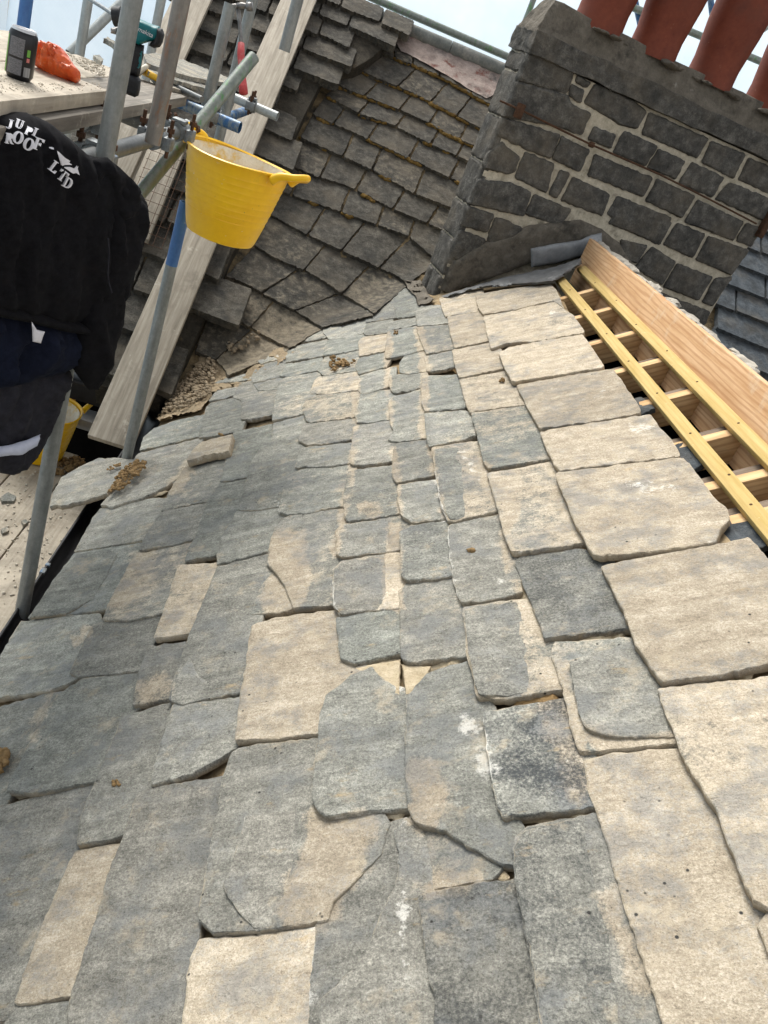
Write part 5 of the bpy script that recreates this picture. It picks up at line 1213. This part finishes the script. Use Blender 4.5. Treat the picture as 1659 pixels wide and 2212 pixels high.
# broken slates and tools on the platform
def zpl(p, up=0.): return on_plane([p], np.array([0,0,ZP-.044+up]), np.array([0,0,1.]))[0]
def flake(name, pts, z, th, mat, label, group=None, amp=.004):
    ring = outline(pts, 5, 1.4); v, f, bd = cdt(ring, 9, 3)
    P = on_plane(v, np.array([0,0,z]), np.array([0,0,1.])); o = random.random()*20
    P[:,2] += [amp*mnoise.fractal(Vector((p[0]*14+o, p[1]*14, o)), .9, 2., 3) for p in P]; T = P+np.array([0,0,th]); B = P[bd]
    Fc = [t[:3] if np.cross(T[t[1]]-T[t[0]], T[t[2]]-T[t[0]])[2] > 0 else t[:3][::-1] for t in f]+[[bd[k], bd[(k+1) % len(bd)], len(T)+(k+1) % len(bd), len(T)+k] for k in range(len(bd))]
    o = make(name, np.vstack([T, B]), Fc, mat, None, 'auto', attrs=dict(tone=.35, edge=.4)); return tag(o, label, 'slate', group)
D2 = lambda pts: [(172.8+x/3.425, y/3.425) for x, y in pts]
flake('broken_slate', D2([(470,430),(560,420),(760,470),(1090,600),(1060,640),(820,600),(620,540),(490,500)]), ZP-.002, .018, 'riven_slate', 'long pale broken slate, topmost of the pile at the end of the platform', 'broken slates')
flake('broken_slate', D2([(480,520),(640,560),(800,600),(960,660),(930,690),(700,620),(500,560)]), ZP-.02, .016, 'riven_slate', 'dark edged broken slate under the long pale one on the platform', 'broken slates')
flake('broken_slate', D2([(520,590),(700,600),(860,680),(780,700),(600,660)]), ZP-.043, .014, 'riven_slate', 'lowest broken slate of the platform pile, beside the iron bar', 'broken slates')
flake('broken_slate', D2([(170,320),(200,308),(262,345),(255,368)]), ZP+.004, .02, 'riven_slate', 'pointed grey slate splinter poking out behind the near upright tube', 'broken slates')
flake('broken_slate', D2([(95,445),(140,435),(170,470),(150,490)]), ZP+.002, .014, 'riven_slate', 'small dark slate chip in the mortar crumbs on the platform', 'broken slates')
m = MB().tube([zpl((172.8+668/3.425, 622/3.425), .012), zpl((172.8+905/3.425, 735/3.425), .02)], .012, 12, 0, False); tag(m.build('iron_bar', 'dark_steel_tube'), 'dark iron bar lying across the end of the platform boards', 'bar')
tr = empty('bolster', zpl((172.8+520/3.425, 545/3.425), .02), 'small yellow handled tool with a cream guard lying beside the cordless driver', 'hand tool')
MB().tube([zpl((172.8+480/3.425, 530/3.425), .03), zpl((172.8+520/3.425, 552/3.425), .03), zpl((172.8+590/3.425, 590/3.425), .025)], [.016,.014,.012], 12, 0, False).build('handle', 'yellow_handle', tr, True)
MB().lathe([(.001,-.01),(.03,-.008),(.034,0),(.03,.008),(.001,.01)], zpl((172.8+460/3.425, 520/3.425), .035), 20, 0, frame := np.stack([np.array([.5,.1,.8]), np.array([0,1,0]), np.array([.8,0,-.5])])).build('guard', 'cream_plastic', tr, True)
def crumbs(name, pts, n, r0, r1, mat, S, label, cat='mortar crumbs', up=.3, mound=0.):
    m = MB(); lo, hi = np.min(pts, 0), np.max(pts, 0); k = 0; c = np.mean(pts, 0); sz = np.max(np.ptp(pts, axis=0))/2
    while k < n:
        p = np.array([random.uniform(lo[0], hi[0]), random.uniform(lo[1], hi[1])])
        if not inside(p, pts): continue
        r = r0+(r1-r0)*random.random()**2.6; q = S(p); h = mound*max(0, 1-np.linalg.norm(p-c)/sz)*random.random()
        m.lump(q+np.array([0,0,r*up+h]), r, 1, 0, (1,1,.75)); k += 1
    o = m.build(name, mat, None, True); return tag(o, label, cat, None, 'stuff')
onroof = lambda off: (lambda p: hit([p], off)[0])
onlev = lambda z: (lambda p: on_plane([p], np.array([0,0,z]), np.array([0,0,1.]))[0])
crumbs('mortar_crumbs', C('Z5', [(0,780),(60,800),(300,860),(700,860),(1060,860),(1090,930),(500,950),(0,980)]), 160, .0012, .0035, 'platform_dust', onlev(ZP), 'pale mortar crumbs scattered along the front of the platform')
crumbs('mortar_crumbs', C('Z5', [(720,570),(900,600),(1080,680),(1100,800),(960,760),(760,640)]), 260, .0015, .006, 'platform_dust', onlev(ZP), 'pale mortar crumbs heaped behind the orange bag')

# ------------------------------------------------------------------ loose things on the relaid roof
ls = C('V1', [(320,695),(345,600),(400,500),(520,430),(640,376),(760,375),(865,385),(900,398),(868,450),(790,520),(700,605),(560,650),(400,690),(370,680)])
S_ls = lambda x, y: z_near(x, y)+.03
o = slab('loose_slate', ls, 'riven_slate', None, S=S_ls, tail=.03, head=.016, thick=.018, tone=.05); tag(o, 'loose grey slate sliding out over the black gutter with wet mortar on it', 'slate')
crumbs('wet_mortar', C('V1', [(700,600),(760,500),(840,420),(880,395),(945,400),(940,440),(860,520),(790,580)]), 330, .004, .011, 'wet_mortar', onroof(.055), 'ridge of wet brown mortar along the head of the loose slate', 'wet mortar', .3, .012)
crumbs('wet_mortar', C('V1', [(690,450),(780,405),(780,425),(710,460)]), 40, .003, .008, 'wet_mortar', onroof(.058), 'small smear of wet mortar in the middle of the loose slate', 'wet mortar')
crumbs('wet_mortar', C('W2', [(460,820),(500,700),(540,720),(640,740),(690,720),(680,750),(560,800),(480,830)]), 90, .004, .014, 'wet_mortar', onroof(.024), 'brown mortar droppings on a slate in the middle of the far courses', 'wet mortar')
crumbs('wet_mortar', C('V4', [(-30,640),(40,635),(45,670),(30,740),(-30,770)]), 90, .005, .013, 'wet_mortar', onroof(.03), 'lump of wet mortar at the left edge of the near slates', 'wet mortar', .4, .01)
crumbs('wet_mortar', C('V4', [(650,812),(690,808),(690,840),(655,840)]), 9, .004, .008, 'wet_mortar', onroof(.022), 'small dab of mortar on a grey slate at the lower left', 'wet mortar')
for p, l in ((('V2',1390,980),'small dab of brown mortar on the pale grey slate in the middle'), (('W2',1028,502),'upper dab of brown mortar on the grey slate near the valley'), (('W1',800,1360),'dab of brown mortar above the pale offcut'), (('V8',280,935),'dab of mortar on the tan slate nearest the batten')):
    c = C(p[0], [p[1:]])[0]; crumbs('wet_mortar', [(c[0]-5,c[1]-3),(c[0]+6,c[1]-3),(c[0]+6,c[1]+3),(c[0]-5,c[1]+3)], 9, .005, .010, 'wet_mortar', onroof(.022), l, 'wet mortar')
def bedline(v, pts, r, off=.002):
    """a torn smear of mortar squeezed along a joint: one flattened, noisy ribbon"""
    m = MB(); P = C(v, pts); Q = []
    for a, b in zip(P[:-1], P[1:]):
        k = max(2, int(math.dist(a, b)/2.2)); Q += [(a[0]+(b[0]-a[0])*i/k, a[1]+(b[1]-a[1])*i/k) for i in range(k)]
    Q.append(P[-1]); W = hit(Q, off); n = 9; V = []; o = random.random()*60
    for i, p in enumerate(W):
        d = W[min(i+1, len(W)-1)]-W[max(i-1, 0)]; d /= np.linalg.norm(d)+1e-9; c = np.cross(Nn, d); e = min(i, len(W)-1-i)/6
        rr3 = r*min(1, .15+e)*(.75+.7*mnoise.fractal(Vector((p[0]*16+o, p[1]*16, 0)), .8, 2., 3)); rr3 = max(.0015, rr3)
        for j in range(n):
            an = math.pi*j/(n-1); q = 1+.5*mnoise.noise(Vector((p[0]*70+j*1.7, p[1]*70, o))); V.append(p+c*rr3*1.5*math.cos(an)*q+Nn*(rr3*.75*math.sin(an)*q-.004))
    m.add(V, [(i*n+j, i*n+j+1, (i+1)*n+j+1, (i+1)*n+j) for i in range(len(W)-1) for j in range(n-1)]); return m
m = MB()
for v, pts, r in (('V3',[(330,640),(400,800),(440,930),(520,1030),(700,1020),(900,995)],.014), ('V3',[(200,310),(240,410),(290,460)],.012), ('V8',[(270,850),(290,890)],.012), ('W2',[(1440,500),(1480,620),(1500,680)],.014), ('W2',[(1510,760),(1530,840)],.012),
                  ('V6',[(0,360),(120,355),(270,335)],.016)):
    q = bedline(v, pts, r); m.add(q.V, q.F)
o = m.build('squeezed_mortar', 'wet_mortar', roof, True); o['kind'] = 'stuff'
m = MB()
for v, pts, r in (('W2',[(1190,340),(1215,560),(1250,640)],.007), ('W2',[(1250,640),(1270,690),(1262,830)],.009), ('W2',[(1245,980),(1270,1160),(1280,1440)],.006), ('V2',[(1165,490),(1200,690)],.007), ('V2',[(935,740),(930,980)],.006), ('V2',[(915,1180),(915,1350)],.007), ('W2',[(1420,430),(1490,660),(1515,800)],.010), ('V5',[(560,165),(700,135),(830,100)],.012), ('V5',[(850,150),(990,170),(1200,105)],.012), ('V5',[(930,1068),(1100,1140),(1300,1330),(1460,1365)],.010), ('V5',[(560,1040),(700,1020),(860,990)],.012), ('V5',[(0,590),(340,560)],.010), ('V5',[(0,1690),(340,1650)],.012), ('V6',[(545,655),(890,628)],.010), ('V6',[(840,240),(1100,225),(1400,175)],.014),
                  ('V2',[(1420,330),(1480,480),(1560,700),(1640,900),(1659,1000)],.014), ('V2',[(120,1100),(140,1220),(230,1350)],.014), ('V3',[(0,1060),(60,1200),(150,1420),(215,1545)],.013), ('V3',[(230,1570),(500,1550),(740,1500)],.013), ('V2',[(940,760),(1010,800)],.016), ('V2',[(1380,1320),(1659,1280)],.014), ('V4',[(80,2110),(390,2065)],.010), ('V4',[(60,895),(200,885),(540,825)],.008), ('V1',[(930,640),(1100,585)],.012), ('V6',[(0,1040),(240,1000),(440,985)],.012)):
    q = bedline(v, pts, r); m.add(q.V, q.F)
o = m.build('pointing_mortar', 'sand_mortar', roof, True); o['kind'] = 'stuff'
o = slab('slate_offcut', C('V1', [(1208,395),(1250,322),(1312,270),(1400,245),(1512,220),(1482,335),(1350,355)]), 'riven_slate', None, tail=.062, head=.052, thick=.03, tone=1.0); tag(o, 'thick pale slate offcut lying on the grey slates near the gutter', 'slate')
# rubble in the corner of the valley
rp = [(352,880),(335,905),(345,915),(385,900),(440,885),(462,850),(510,838),(560,812),(612,782),(655,752),(640,738),(600,750),(556,772),(525,778),(490,760),(470,745),(448,755),(430,775),(405,805),(372,838)]
o = sheet_px('mortar_rubble', rp, 'rubble', None, S_both, .012, .016, 13, 5, edge_down=.07, jit=6); tag(o, 'pale mortar rubble filling the open corner of the valley by the leaning board', 'rubble', None, 'stuff')
crumbs('rubble_stones', [(352,885),(400,880),(455,850),(470,800),(455,770),(420,800),(385,840)], 900, .002, .015, 'rubble_stone', onroof(.03), 'loose stones and mortar lumps on the rubble in the valley corner', 'rubble')
crumbs('rubble_stones', [(480,740),(520,735),(560,715),(565,735),(500,765)], 40, .006, .02, 'rubble_stone', onroof(.03), 'stones along the joint between the last old slates above the rubble', 'rubble')
crumbs('deck_debris', [(-20,1060),(60,1020),(180,1010),(160,1120),(100,1250),(20,1330),(-20,1330)], 300, .002, .009, 'platform_dust', onlev(DECK), 'sand and slate crumbs scattered over the deck beside the gutter', 'debris')
crumbs('deck_debris', [(100,1000),(175,985),(190,1010),(120,1030)], 130, .006, .022, 'wet_mortar', onlev(DECK), 'brown mortar droppings on the deck beside the standing tub', 'debris')
for pts, l in (([(0,1078),(18,1068),(34,1076),(30,1086),(4,1088)], 'flat slate chip on the deck at the left edge'), ([(2,1148),(16,1142),(20,1150),(6,1156)], 'smaller slate chip on the deck below the flat one'), ([(46,1130),(56,1126),(62,1132),(50,1138)], 'slate chip lying in the gap between deck boards')):
    flake('slate_chip', pts, DECK, .014, 'riven_slate', l, 'slate chips on the deck', .001)
